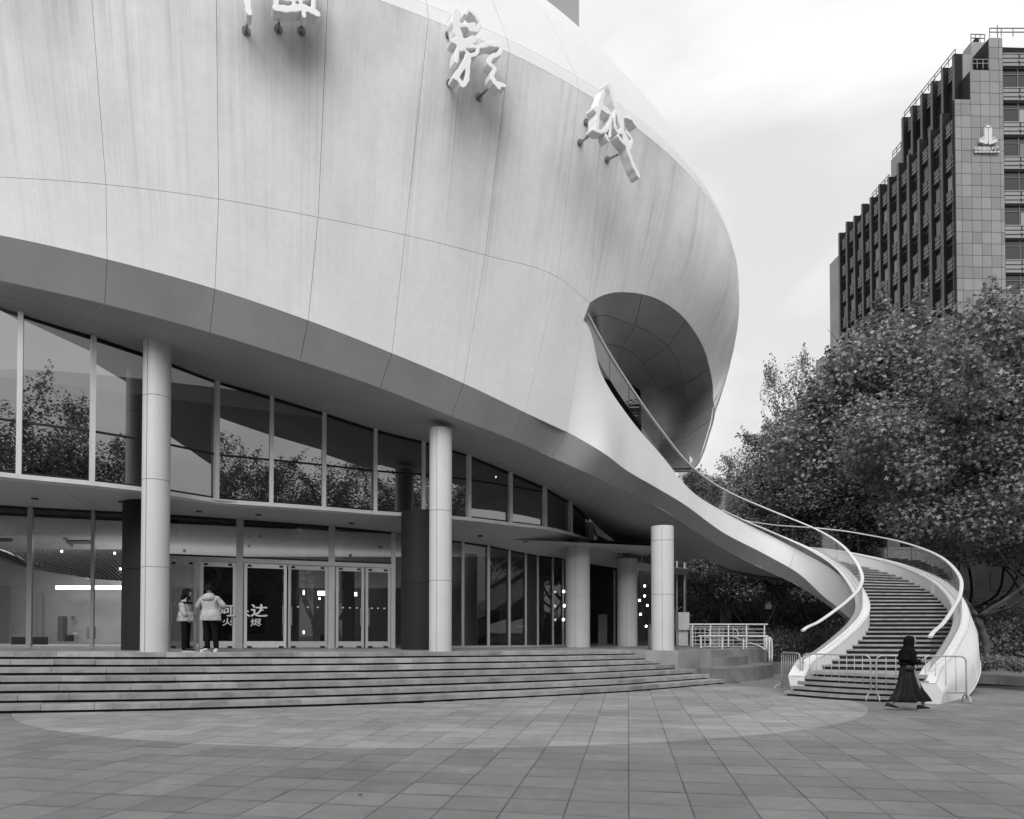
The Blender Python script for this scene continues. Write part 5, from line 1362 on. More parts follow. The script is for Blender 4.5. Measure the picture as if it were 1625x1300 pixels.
def leaves_mesh(name, centers, radii, n, size, seed, m, lobed=False, main_n=None):
    rs = np.random.RandomState(seed); wgt = np.array(radii)**2.2; wgt = wgt/wgt.sum(); k = rs.choice(len(centers), n, p=wgt); C = np.array([tuple(c) for c in centers])[k]; Rr_ = np.array(radii)[k]
    d = rs.normal(size=(n,3)); d /= np.linalg.norm(d, axis=1)[:,None]; rad = Rr_*rs.uniform(.15,1.12,n)**.6; P = C + d*rad[:,None]*np.array([1,1,.75])
    # leaf frame
    nrm_ = d*.5 + np.array([0,0,.75]) + rs.normal(size=(n,3))*.55; nrm_ /= np.linalg.norm(nrm_,axis=1)[:,None]
    t = rs.normal(size=(n,3)); t -= (t*nrm_).sum(1)[:,None]*nrm_; t /= np.linalg.norm(t,axis=1)[:,None]; s = np.cross(nrm_, t); z = size*rs.uniform(.6,1.25,n)
    if lobed:
        shp = [(-.5,0,0),(-.1,.12,.02),(.02,.55,-.05),(.2,.18,.02),(.62,0,-.06),(.2,-.18,.02),(.02,-.55,-.05),(-.1,-.12,.02)]; faces = [(0,1,7),(1,2,3),(1,3,5),(1,5,7),(3,4,5),(7,5,6)]
    else:
        shp = [(-.5,0,0),(.05,.42,.07),(.55,0,-.03),(.05,-.42,.07)]; faces = [(0,2,1),(0,3,2)]
    nv = len(shp); VV = np.zeros((n,nv,3))
    for i,(a,b,c) in enumerate(shp): VV[:,i,:] = P + z[:,None]*(a*t + b*s + c*nrm_)
    me = bpy.data.meshes.new(name); me.vertices.add(n*nv); me.vertices.foreach_set('co', VV.reshape(-1))
    nf = len(faces); FF = (np.array(faces)[None] + (np.arange(n)*nv)[:,None,None]).reshape(-1)
    me.loops.add(n*nf*3); me.loops.foreach_set('vertex_index', FF.astype(np.int32)); me.polygons.add(n*nf)
    me.polygons.foreach_set('loop_start', np.arange(0, n*nf*3, 3, dtype=np.int32)); me.polygons.foreach_set('loop_total', np.full(n*nf, 3, dtype=np.int32))
    me.materials.append(m); me.update(); me.validate(); return me
def make_tree(seed, H, Rc, n, size, base=.28, name='plane_tree', lobed=False, lean=0.0, fork=.15):
    rs = random.Random(seed); root = empty(name); mb = MB()
    zf = H*fork; r0 = .13*H/15
    trunk_top = V((rs.uniform(-.4,.4)+lean, rs.uniform(-.3,.3), zf))
    mb.tube(cr_spline([V((0,0,-.1)), V((rs.uniform(-.12,.12),rs.uniform(-.1,.1),zf*.5)), trunk_top], 4), [r0*1.25]+[r0*(1.1-.03*i) for i in range(1,9)], 10)
    cents, rads = [], []; nc = 46
    for i in range(nc):
        for _ in range(20):
            a = rs.uniform(0, 2*math.pi); w = rs.uniform(-1,1); rr_ = rs.uniform(.35,1)**.6
            p = V((math.cos(a)*math.sqrt(1-w*w), math.sin(a)*math.sqrt(1-w*w), w))*rr_
            zc = H*(base+1)/2; hz = H*(1-base)/2
            q = V((p.x*Rc*(1-.25*max(p.z,0)), p.y*Rc*(1-.25*max(p.z,0)), zc+p.z*hz*.92))
            if all((q-c).length > Rc*.24 for c in cents): break
        cents.append(q); rads.append(Rc*rs.uniform(.22,.36))
    # limbs
    mains = []
    for i in range(6):
        a = i*math.pi/3 + rs.uniform(-.4,.4); el = rs.uniform(.5,1.15); Lm = H*.34
        e_ = trunk_top + V((math.cos(a)*math.cos(el), math.sin(a)*math.cos(el), math.sin(el)))*Lm
        pts = cr_spline([trunk_top, trunk_top.lerp(e_, .35)+V((rs.uniform(-.5,.5),rs.uniform(-.5,.5),-.3)), trunk_top.lerp(e_,.7)+V((rs.uniform(-.4,.4),rs.uniform(-.4,.4),.3)), e_], 4)
        mb.tube(pts, [lerp(r0*.62, r0*.25, k/12) for k in range(13)], 8); mains.append(pts)
    for c in cents:
        best = min(((c-p).length, p, i, k) for i, m_ in enumerate(mains) for k, p in enumerate(m_) if k > 3)
        s_ = best[1]; mid = s_.lerp(c, .5)+V((rs.uniform(-.5,.5),rs.uniform(-.5,.5),rs.uniform(-.2,.5)))
        pts = cr_spline([s_, mid, c], 4); mb.tube(pts, [lerp(r0*.24, .02, k/8) for k in range(9)], 5, cap=False)
        for _ in range(3):
            e_ = c + V((rs.uniform(-1,1),rs.uniform(-1,1),rs.uniform(-.3,1)))*Rc*.3; mb.tube([mid.lerp(c,.6), e_], [.025,.008], 4, cap=False)
    mb.build('trunk', M_bark, root, smooth=True); mb2 = MB()
    # a few outlying sprigs so the outline is uneven
    main_n = len(cents); tops = [q for q in cents if q.z > H*.60]
    for i in range(26):
        k_ = rs.randrange(len(tops)); c = tops[k_]; d = (c - V((0,0,H*.55))).normalized()+V((rs.uniform(-.4,.4),rs.uniform(-.4,.4),rs.uniform(.1,.7))); d.normalize(); ln_ = Rc*rs.uniform(.28,.46)
        for q_ in range(5): cents.append(c + d*ln_*(.45+.16*q_)); rads.append(lerp(.55,.16,q_/4))
        mb2.tube([c, c+d*ln_*1.05], [.03,.008], 4, cap=False)
    mb2.build('twig', M_bark, root, smooth=True)
    me = leaves_mesh('crown', cents, rads, n, size, seed, M_leaf, lobed, main_n); o = link('crown', me, root); tag(o, kind='stuff')
    return root
def copy_tree(root, name=None):
    c = root.copy(); col.objects.link(c)
    for ch in root.children: d = ch.copy(); col.objects.link(d); d.parent = c
    return c
protos = [make_tree(21, 16, 5.6, 62000, .20, .32, lobed=True), make_tree(34, 16, 5.2, 56000, .19, .30), make_tree(55, 16, 5.4, 56000, .19, .31), make_tree(77, 16, 5.4, 26000, .17, .26), make_tree(78, 16, 5.2, 30000, .16, .28)]
TREES = [
 (19.7,28.6,15.0,0,0.3,'big plane tree at the right with its forked trunk behind the planter wall'),
 (25.2,31.5,15.0,1,1.2,'plane tree at the right edge of the picture, partly cut off'),
 (19.6,35.5,17.4,2,2.2,'plane tree rising behind the outer handrail of the spiral staircase'),
 (22.3,41.0,17.6,0,3.5,'tall plane tree in front of the dark side of the office tower'),
 (18.4,43.5,18.3,4,4.0,'plane tree whose pointed top stands against the sky just left of the tower'),
 (28.0,42.0,18.4,2,5.1,'tall plane tree below the pale stone front of the tower'),
 (32.8,39.0,18.2,0,0.9,'plane tree far right, behind the one at the picture edge'),
 (17.2,48.0,14.2,3,1.7,'plane tree halfway down the slope of the tree tops'),
 (15.0,50.5,12.6,4,2.9,'plane tree second from the building in the row of tree tops'),
 (13.6,55.0,12.4,3,3.3,'low distant plane tree nearest the right side of the white building'),
 (12.6,38.0,9.8,2,4.4,'plane tree with dark crooked limbs seen under the staircase, left of the hanging plate'),
 (16.4,36.5,10.6,1,5.7,'plane tree with spreading bare limbs seen under the staircase, right of the hanging plate'),
 (10.2,46.0,12.0,0,1.1,'plane tree seen between the last white column and the railings'),
 (25.5,52.0,19.0,1,2.5,'distant plane tree behind the others in front of the tower'),
]
for i, (x, y, h, k, rz, lab) in enumerate(TREES):
    o = copy_tree(protos[k]); s = h/16; o.location = (x, y, 0); o.rotation_euler = (0,0,rz); w_ = .70 if i == 4 else (.9 if i in (7, 8, 9) else (1.05 if h > 12 else 1.25)); o.scale = (s*w_, s*w_, s); tag(o, lab, 'tree', 'plane trees beside the building')
# trees across the plaza, behind the photographer: they show in the window glass
for i, (x, y, h, k, rz) in enumerate([(-14,-13,17,3,.3),(-6,-17,19.5,4,1.3),(2.5,-13,17,3,2.5),(10,-14,17,4,3.5),(18,-9,16.5,3,.7),(26,-5,16.5,4,4.4),(32,3,15,3,5.2),(-22,-14,15,4,1.9)]):
    o = copy_tree(protos[k]); s = h/16; o.location = (x, y, 0); o.rotation_euler = (0,0,rz); o.scale = (s*1.2,s*1.2,s); tag(o, 'leafy plane tree across the plaza, mirrored in the glass of the cinema', 'tree', 'plane trees across the plaza')
for p in protos:
    for ch in list(p.children): bpy.data.objects.remove(ch)
    bpy.data.objects.remove(p)

# ------------------------------------------------------------------ planter, hedge, things under the trees
M_planter = mat('planter_stone', .14, .7, .25, var=.2, scale=1.5)
pw = [ath(1536,1091,0), ath(1580,1093,0), ath(1640,1098,0), V((21.5,19.8,0)), V((26,20.5,0))]
pw = [ath(1520,1088,0)] + pw
cvp = cr_spline([V((p.x,p.y,0)) for p in pw], 5)
mb = MB()
for p in cvp:
    mb.v += [(p.x,p.y+.12,-.01),(p.x,p.y+.12,.12),(p.x,p.y,.13),(p.x,p.y,.40),(p.x,p.y+.35,.40)]
for i in range(len(cvp)-1):
    for k in range(4): mb.face([i*5+k, (i+1)*5+k, (i+1)*5+k+1, i*5+k+1])
tag(mb.build('planter_wall', M_planter), 'low curved stone planter wall with a pale top edge at the right', 'wall')
def hedge(x0,y0,x1,y1,z0,z1,n,seed,lab,size=.06,wd=.6):
    cs, rs_ = [], []; rg = random.Random(seed)
    m_ = int(math.hypot(x1-x0,y1-y0)/.3)+1
    for i in range(m_+1):
        for j in range(2): cs.append(V((lerp(x0,x1,i/m_)+rg.uniform(-.1,.1), lerp(y0,y1,i/m_)+rg.uniform(-wd/2,wd/2), lerp(z0,z1,rg.uniform(.35,.8))))); rs_.append((z1-z0)*rg.uniform(.45,.6))
    me = leaves_mesh('hedge', cs, rs_, n, size, seed, M_leaf); o = link('hedge', me); tag(o, lab, 'hedge'); o['kind'] = 'thing'
hedge(13.4,22.3,26,22.3,.3,.85,30000,3,'clipped dark hedge standing on the planter at the right edge')
hedge(10.6,31.0,15.5,31.0,.0,1.6,26000,4,'dark shrubs behind the guard rails, left of the staircase foot',.08,1.2)
for k_, (xa, ya, xb, yb, zt_, n_, lb) in enumerate(((16.5,33.0,25,32.0,2.0,36000,'tall dark shrubs in the shade between the outer stair wall and the near tree trunk'),(22,37,34,36,2.8,36000,'dense dark shrubs under the trees at the right edge of the picture'),(8.5,40,15,41,2.6,34000,'dark undergrowth far behind the guard rails, left of the grey post'),(14.5,43,24,42,3.0,36000,'dark undergrowth under the trees behind the foot of the staircase'))):
    hedge(xa,ya,xb,yb,0,zt_,n_,20+k_,lb,.15,1.6)
# low kerb wall left of the staircase foot
mb = MB(); kp = [ath(1222,1062,0), ath(1240,1064,0), V((10.2,25.6,0)), V((11.5,27.5,0))]; a, b = ath(1226,1072,0), ath(1262,1074,0)
mb.prism([(9.9,27.2),(11.2,26.2),(14.5,29.5),(13.4,30.5)], 0, .42); tag(mb.build('kerb_wall', M_planter), 'low stone kerb wall in the shade behind the left crowd barrier', 'wall')
# dark long building and fence beyond the trees
db = empty('long_dark_building', (30, 66, 0)); tag(db, 'long dark low building in the shade beyond the tree trunks', 'building'); dinv = Matrix.Translation((-30,-66,0))
mb = MB(); mb.box((-2,62,0),(75,70,9)); o = mb.build('wall', mat('shaded_wall', .022, .8, .2, var=.4, scale=.3)); o.parent = db; o.matrix_parent_inverse = dinv
wm = MB(); wm.box((0,-.06,0),(2.2,0,1.8)); wme = wm.mesh('window', mat('far_window', .012, .35, .3, obj_var=.6)); fm = MB(); fm.box((-.1,-.1,-.1),(2.3,-.061,0)); fm.box((-.1,-.1,1.8),(2.3,-.061,1.9)); fm.box((1.05,-.1,0),(1.15,-.061,1.8)); fme = fm.mesh('frame', M_tlight)
for f_ in range(2):
    for i in range(20):
        o = link('window', wme); o.parent = db; o.matrix_parent_inverse = dinv; o.matrix_basis = Matrix.Translation((0+i*3.6,62,1.6+f_*3.6)); pass
# buildings added behind the photographer to block the bright horizon in the glass
for i, (x0, x1, y, hh_, c_) in enumerate(((-60,-18,-42,13,.16),(-16,22,-46,17,.22),(24,50,-34,14,.15),(48,60,-30,18,.2))):
    ob_ = empty('added_building', ((x0+x1)/2, y, 0)); tag(ob_, ('low dark', 'wide mid grey', 'darker', 'tall narrow')[i] + ' building added across the plaza to block the bright horizon, seen only reflected', 'building', 'buildings added across the plaza'); iv = Matrix.Translation(-ob_.location)
    mb = MB(); mb.box((x0,y-12,0),(x1,y,hh_)) if i < 3 else mb.box((x0,y-12,0),(x1,y+26,hh_)); q = mb.build('wall', mat('added_building_wall', c_, .8, .2, var=.2, scale=.3)); q.parent = ob_; q.matrix_parent_inverse = iv
    for f_ in range(int(hh_/3.4)):
        for k in range(int((x1-x0)/3)):
            q = link('window', wme); q.parent = ob_; q.matrix_parent_inverse = iv; q.matrix_basis = Matrix.Translation((x0+2.6+k*3, y, 1.2+f_*3.4)) @ Matrix.Rotation(math.pi, 4, 'Z')
# pale tall post, hanging plate
mb = MB(); p = at(1156,1000,38); mb.box((p.x-.16,38,0),(p.x+.16,38.3,at(1156,926,38).z)); mb.box((p.x-.42,38.1,0),(p.x-.17,38.2,at(1156,956,38).z)); tag(mb.build('lamp_post', mat('grey_post', .2, .6, .3)), 'plain grey square post behind the guard rails', 'post')
sg = empty('street_sign', at(1219.5,961,37)); tag(sg, 'small pale square plate on a pole under the staircase', 'sign'); sgi = Matrix.Translation(-sg.location)
mb = MB(); a, b = at(1214.5,966.5,37), at(1224.5,958.5,37); mb.box((a.x,37,a.z),(b.x,37.05,b.z)); a2, b2 = at(1216,957.5,37), at(1224,955.5,37); mb.box((a2.x,37,a2.z),(b2.x,37.05,b2.z)); o = mb.build('plate', mat('sign_plate', .4, .5, .3)); o.parent = sg; o.matrix_parent_inverse = sgi
mb = MB(); p = at(1225,960,37.1); mb.tube([(p.x,37.1,0),(p.x,37.1,p.z+.6)], .03, 6); o = mb.build('pole', M_tdark); o.parent = sg; o.matrix_parent_inverse = sgi
# white bench-like slatted steps behind the near trunk
sb = empty('slatted_bench', at(1552,1030,33)); tag(sb, 'white slatted bench back beside the near tree trunk at the right', 'bench'); sbi = Matrix.Translation(-sb.location)
for y in (1012.5,1018.5,1024):
    mb = MB(); mb.beam(at(1540,y,33), at(1560,y,33), .05, .05); o = mb.build('slat', M_white); o.parent = sb; o.matrix_parent_inverse = sbi
for x in (1541,1559):
    mb = MB(); p = at(x,1010,33.1); mb.beam(V((p.x,p.y,0)), p, .05, .05, up=V((0,1,0))); o = mb.build('leg', M_tdark); o.parent = sb; o.matrix_parent_inverse = sbi
# parked scooters / fence hints: thin far fence with pale bars
fn = empty('far_fence', (24, 48, 0)); tag(fn, 'far fence of thin pale uprights in the shade at the right', 'fence'); fi = Matrix.Translation((-24,-48,0))
for i in range(26):
    x = 1566+i*3.2; p = at(x,1012,44); mb = MB(); mb.box((p.x-.03,44,0),(p.x+.03,44.05,p.z)); o = mb.build('picket', mat('fence_paint', .12, .6, .3) if 'fence_paint' not in bpy.data.materials else bpy.data.materials['fence_paint']); o.parent = fn; o.matrix_parent_inverse = fi
mb = MB(); mb.beam(at(1562,1013,44), at(1650,1013,44), .06, .1); o = mb.build('top_rail', bpy.data.materials['fence_paint']); o.parent = fn; o.matrix_parent_inverse = fi
# ------------------------------------------------------------------ people
M_skin = mat('skin', .32, .5, .35); M_hair = mat('black_hair', .010, .75, .08); M_blackcloth = mat('black_cloth', .008, .9, .06, var=.3, scale=8)
M_jacket = mat('pale_jacket', .40, .8, .2, var=.25, scale=7, bump=1.0, bscale=8, detail=2); M_shoe = mat('white_shoe', .6, .5, .3); M_shoed = mat('dark_shoe', .03, .7, .1); M_trous = mat('dark_trousers', .010, .9, .05, var=.3, scale=6)
def skin_mesh(name, chains, parent, m, sub=2, root_first=True):
    """chains: list of point lists [(pos, radius or (rx,ry))]; a chain may start with an int = index of an earlier vertex"""
    vs, es, rr_, names = [], [], [], {}
    for ch in chains:
        prev = None
        for it in ch:
            if isinstance(it, int): prev = it; continue
            p, r = it; vs.append(p); rr_.append(r if isinstance(r, tuple) else (r, r)); i = len(vs)-1
            if prev is not None: es.append((prev, i))
            prev = i
    me = bpy.data.meshes.new(name); me.from_pydata(vs, es, []); me.materials.append(m)
    o = link(name, me, parent); md = o.modifiers.new('skin', 'SKIN'); md.use_smooth_shade = True
    sk = me.skin_vertices[0].data if me.skin_vertices else None
    if sk is None:
        bm = bmesh.new(); bm.from_mesh(me); bm.verts.layers.skin.verify(); bm.to_mesh(me); bm.free(); sk = me.skin_vertices[0].data
    for i, r in enumerate(rr_): sk[i].radius = r; sk[i].use_root = (i == 0)
    s = o.modifiers.new('sub', 'SUBSURF'); s.levels = sub; s.render_levels = sub
    return o
def rings(name, secs, parent, m, n=28, folds=0, famp=0.0, cap=True):
    """lofted garment: secs = (x, y, z, rx, ry[, fold])"""
    mb = MB()
    for si, s in enumerate(secs):
        x, y, z, rx, ry = s[:5]; fo = s[5] if len(s) > 5 else 0
        for k in range(n):
            a = 2*math.pi*k/n; w = 1 + fo*math.sin(a*folds + si*.35) + fo*.5*math.sin(a*(folds*1.7)+1+si*.2)
            mb.v.append((x + rx*math.cos(a)*w, y + ry*math.sin(a)*w, z))
    for i in range(len(secs)-1):
        for k in range(n): k2=(k+1)%n; mb.face([i*n+k, i*n+k2, (i+1)*n+k2, (i+1)*n+k])
    if cap: mb.face([(len(secs)-1)*n+k for k in range(n)])
    mb.face([k for k in reversed(range(n))])
    return mb.build(name, m, parent, smooth=True)
def hand(parent, w, d, m=M_skin, s=1.0, thumb=V((0,1,0)), curl=.35, palm=V((1,0,0))):
    """palm and five fingers: w = wrist, d = direction of the fingers, palm = palm normal"""
    d = d.normalized(); sd = d.cross(palm).normalized()
    if sd.dot(thumb) < 0: sd = -sd
    ch = [[(tuple(w), .022*s), (tuple(w+d*.045*s), (.032*s)), (tuple(w+d*.085*s), .034*s)]]
    for i, (off_, ln) in enumerate(((.026,.072),(.009,.082),(-.009,.076),(-.026,.06))):
        b = w + d*.085*s + sd*off_*s; k1 = b + (d*(1-curl*.3)+palm*curl*.6).normalized()*ln*.5*s; k2 = k1 + (d*(1-curl)+palm*curl*1.3).normalized()*ln*.5*s
        ch.append([2, (tuple(b), .0105*s), (tuple(k1), .009*s), (tuple(k2), .0075*s)])
    t0 = w + d*.03*s + sd*.025*s; ch.append([1, (tuple(t0), .013*s), (tuple(t0+(d*.7+sd*.8).normalized()*.035*s), .011*s), (tuple(t0+(d*.7+sd*.8).normalized()*.035*s+(d+palm*.4).normalized()*.028*s), .009*s)])
    return skin_mesh('hand', ch, parent, m, sub=1)
def head(parent, c, yaw, tilt, hair='short', s=1.0, cover=None):
    M = Matrix.Translation(c) @ Matrix.Rotation(yaw, 4, 'Z') @ Matrix.Rotation(tilt, 4, 'X')      # face looks along +Y
    mb = MB(); n, m_ = 20, 14
    for j in range(m_+1):
        v = math.pi*j/m_; z = math.cos(v)*.115
        for k in range(n):
            a = 2*math.pi*k/n; x = math.sin(v)*.076*math.cos(a); y = math.sin(v)*.094*math.sin(a)
            if z < -.02: f = 1-(-.02-z)*2.6; x *= f; y = y*f + .012*min(1, (-.02-z)/.06)
            if y > 0 and abs(x) < .02 and -.045 < z < .02: y += .022*(1-abs(x)/.02)*(1 if z < -.015 else .5)      # nose
            if y > .05 and .005 < z < .03 and .015 < abs(x) < .045: y -= .008                                      # eye sockets
            if y > .05 and -.07 < z < -.055 and abs(x) < .03: y += .006                                           # lips
            mb.v.append(tuple(M @ V((x*s, y*s, z*s))))
    for j in range(m_):
        for k in range(n): k2=(k+1)%n; mb.face([j*n+k, (j+1)*n+k, (j+1)*n+k2, j*n+k2])
    h = mb.build('head', M_skin, parent, smooth=True)
    mb = MB()
    for sx in (-1, 1):
        for (cx, cy, cz, rx, ry, rz) in ((sx*.03,.082,.014,.012,.006,.007),):
            b = len(mb.v)
            for q in ((1,0,0),(-1,0,0),(0,1,0),(0,-1,0),(0,0,1),(0,0,-1)): mb.v.append(tuple(M @ V(((cx+q[0]*rx)*s,(cy+q[1]*ry)*s,(cz+q[2]*rz)*s))))
            for f in ((0,2,4),(2,1,4),(1,3,4),(3,0,4),(2,0,5),(1,2,5),(3,1,5),(0,3,5)): mb.face([b+i for i in f])
    mb.build('eyes', M_hair, parent)
    mb = MB()
    for sx in (-1, 1): mb.tube([M@V((sx*.074*s,-.005*s,.02*s)), M@V((sx*.086*s,-.012*s,.005*s)), M@V((sx*.078*s,0,-.025*s))], .011*s, 6)
    mb.build('ears', M_skin, parent, smooth=True)
    if cover is None:
        mb = MB(); n, m_ = 24, 12
        for j in range(m_+1):
            v = math.pi*.70*j/m_
            for k in range(n):
                a = 2*math.pi*k/n; y_ = math.sin(a); r = 1.16 + .03*math.sin(a*9+j) + (.05 if hair != 'short' else .03)
                zz = math.cos(v)*.115*1.13; x = math.sin(v)*.078*r*math.cos(a); y = math.sin(v)*.096*r*y_ - .014
                if y_ > .45 and zz < .052: y = min(y, .066); zz = max(zz, .052)       # hairline above the face
                mb.v.append(tuple(M @ V((x*s, y*s, (zz+.006)*s))))
        for j in range(m_):
            for k in range(n): k2=(k+1)%n; mb.face([j*n+k, (j+1)*n+k, (j+1)*n+k2, j*n+k2])
        mb.build('hair', M_hair, parent, smooth=True)
        if hair == 'long':
            pts = [(V((0,-.035,.05)),.088,.075),(V((0,-.06,-.05)),.098,.07),(V((0,-.085,-.16)),.11,.06),(V((0,-.10,-.28)),.11,.05),(V((0,-.105,-.40)),.085,.035),(V((0,-.10,-.47)),.03,.015)]
            mb = MB(); nn = 18
            for p, rx, ry in pts:
                for k in range(nn): a = 2*math.pi*k/nn; w = 1+.06*math.sin(a*7); mb.v.append(tuple(M @ (V((p.x+rx*math.cos(a)*w, p.y+ry*math.sin(a)*w, p.z))*s)))
            for i in range(len(pts)-1):
                for k in range(nn): k2=(k+1)%nn; mb.face([i*nn+k, (i+1)*nn+k, (i+1)*nn+k2, i*nn+k2])
            mb.build('hair_length', M_hair, parent, smooth=True)
            for sx in (-1, 1):
                mb = MB(); mb.tube(cr_spline([M@(V((sx*.068,.03,.06))*s), M@(V((sx*.088,.035,-.05))*s), M@(V((sx*.09,.05,-.18))*s), M@(V((sx*.08,.07,-.33))*s)], 3), [.018*s]*3+[.028*s]*4+[.02*s]*2+[.008*s], 8); mb.build('hair_lock', M_hair, parent, smooth=True)
    return M
def shoe(parent, p, yaw, m, s=1.0, pitch=0.0, sole=None):
    M = Matrix.Translation(p) @ Matrix.Rotation(yaw, 4, 'Z') @ Matrix.Rotation(pitch, 4, 'X')
    mb = MB(); secs = [(-.085,.030,.07),(-.07,.040,.095),(-.02,.042,.09),(.05,.044,.065),(.12,.048,.05),(.165,.036,.035),(.18,.012,.02)]; n = 10
    for (y, w, h) in secs:
        for k in range(n):
            a = 2*math.pi*k/n; z = h/2*(1+math.sin(a)) if math.sin(a) > -.6 else 0; mb.v.append(tuple(M @ V((w*math.cos(a)*s, y*s, (z+.018)*s))))
    for i in range(len(secs)-1):
        for k in range(n): k2=(k+1)%n; mb.face([i*n+k, i*n+k2, (i+1)*n+k2, (i+1)*n+k])
    mb.face(list(reversed(range(n)))); mb.face([(len(secs)-1)*n+k for k in range(n)]); o = mb.build('shoe', m, parent, smooth=True)
    mb = MB(); pl = [(-.03,-.09),(.03,-.09),(.045,-.03),(.046,.05),(.052,.12),(.04,.175),(0,.192),(-.04,.175),(-.052,.12),(-.046,.05),(-.045,-.03)]
    mb.prism([(x*s, y*s) for x, y in pl], 0, .024*s); mb.v = [tuple(M @ V(v)) for v in mb.v]; mb.build('sole', sole or M_shoe, parent)
# ---- woman in long black dress walking to the right; local frame: +X forward
wp = ath(1441, 1126.5, 0); H = 1.0
w = empty('person', (wp.x, wp.y, 0), R(-3)); tag(w, 'woman in long black dress and head covering walking right, looking at a phone', 'person')
f1, f2 = V((.32,-.02,0)), V((-.30,.06,0))
skin_mesh('body', [
  [((.0,0,.90),(.12,.13)), ((.01,0,1.05),(.11,.12)), ((.02,0,1.20),(.12,.14)), ((.02,0,1.30),(.08,.10)), ((.045,0,1.36),.05), ((.07,0,1.42),.055)],
  [0, ((.03,-.08,.84),.085), ((.20,-.06,.50),.058), ((.31,-.02,.12),.04), ((.33,-.02,.06),.036)],
  [0, ((-.02,.08,.84),.085), ((-.08,.08,.48),.058), ((-.31,.06,.14),.04), ((-.33,.06,.09),.036)],
  [3, ((.03,-.16,1.27),.052), ((.02,-.20,1.04),.042), ((.22,-.12,1.06),.03)],
  [3, ((.03,.16,1.27),.052), ((-.02,.20,1.05),.042), ((.18,.12,1.02),.03)]], w, M_skin)
# coat sleeves and torso
skin_mesh('coat', [
  [((-.01,0,.88),(.17,.17)), ((.0,0,1.02),(.155,.17)), ((.01,0,1.16),(.15,.175)), ((.015,0,1.28),(.11,.14)), ((.03,0,1.35),(.07,.08))],
  [3, ((.02,-.17,1.26),.075), ((.0,-.225,1.03),.07), ((.14,-.16,1.04),.058), ((.20,-.13,1.06),.05)],
  [3, ((.02,.17,1.26),.075), ((-.04,.225,1.04),.07), ((.11,.16,1.01),.058), ((.16,.13,1.02),.05)]], w, M_blackcloth)
sk = [(.05,0,.19,.375,.20,.17),(.05,0,.205,.38,.205,.17),(.045,0,.30,.33,.20,.15),(.03,0,.44,.255,.185,.12),(.01,0,.62,.20,.17,.07),(0,0,.80,.165,.155,.035),(0,0,.95,.14,.145,0)]
M_skirt = mat('black_skirt_cloth', .012, .55, .25, var=.4, scale=5, bump=.5, bscale=5)
rings('skirt', sk, w, M_skirt, n=72, folds=11)
# swing of the hem behind and in front
mb = MB(); 
head(w, V((.085,0,1.475)), R(-90), R(-26), cover=True)
# head covering: hood and drape over the shoulders
mb = MB(); n = 26
secs = [(.045,.02,1.60,.035,.03),(.05,0,1.585,.075,.075),(.045,0,1.54,.105,.10),(.035,0,1.48,.112,.105),(.03,0,1.42,.105,.10),(.02,0,1.36,.105,.11),(.0,0,1.28,.13,.16),(-.02,0,1.18,.15,.19),(-.035,0,1.08,.165,.20)]
for (x,y,z,rx,ry) in secs:
    for k in range(n):
        a = 2*math.pi*k/n; X = x+rx*math.cos(a)
        if z > 1.40 and math.cos(a) > .75: X = min(X, .105)
        mb.v.append((X, y+ry*math.sin(a), z))
for i in range(len(secs)-1):
    for k in range(n):
        k2=(k+1)%n; a = 2*math.pi*(k+.5)/n
        if 1.40 < secs[i][2] < 1.56 and math.cos(a) > .86: continue
        mb.face([i*n+k, (i+1)*n+k, (i+1)*n+k2, i*n+k2])
mb.face(list(range(n))); mb.build('head_covering', M_blackcloth, w, smooth=True)
hand(w, V((.22,-.12,1.065)), V((.8,.3,.25)), curl=.6, palm=V((0,.4,1)), thumb=V((0,1,.3)))
hand(w, V((.18,.12,1.03)), V((.9,-.2,.35)), curl=.6, palm=V((0,-.3,1)), thumb=V((0,-1,.3)))
ph = Matrix.Translation((.345,-.06,1.13)) @ Matrix.Rotation(R(-50), 4, 'Y')
pb = empty('phone', (0,0,0)); bpy.data.objects.remove(pb)
mb = MB(); mb.box((-.075,-.036,-.005),(.075,.036,.005), M=Matrix.Translation((wp.x,wp.y,0)) @ Matrix.Rotation(R(-3),4,'Z') @ ph); tag(mb.build('phone', mat('phone_pale', .6, .3, .5)), 'small pale phone held up by the walking woman in black', 'phone')
# shoulder bag worn in front
mb = MB(); secs = [(-.10,-.16,.90),(.02,-.19,.86),(.14,-.17,.90)]
rings('waist_bag', [(-.03,-.165,.86,.05,.03),(-.03,-.17,.88,.095,.045),(-.03,-.17,.93,.10,.05),(-.03,-.165,.97,.08,.035)], w, mat('black_leather', .03, .4, .4), n=20)
mb = MB(); mb.tube(cr_spline([(.12,-.17,.95),(.06,-.19,1.12),(-.04,-.12,1.30),(-.06,.06,1.30),(-.10,.17,1.08),(-.08,.05,.95)], 4), .012, 6); mb.build('bag_strap', mat('strap', .04, .4, .4), w, smooth=True)
for (p, pit) in ((V((.27,-.02,.0)), R(2)), (V((-.36,.06,.028)), R(-9))):
    shoe(w, p, R(-90), M_shoed, 1.0, pit, mat('pale_sole', .35, .6, .3) if 'pale_sole' not in bpy.data.materials else bpy.data.materials['pale_sole'])
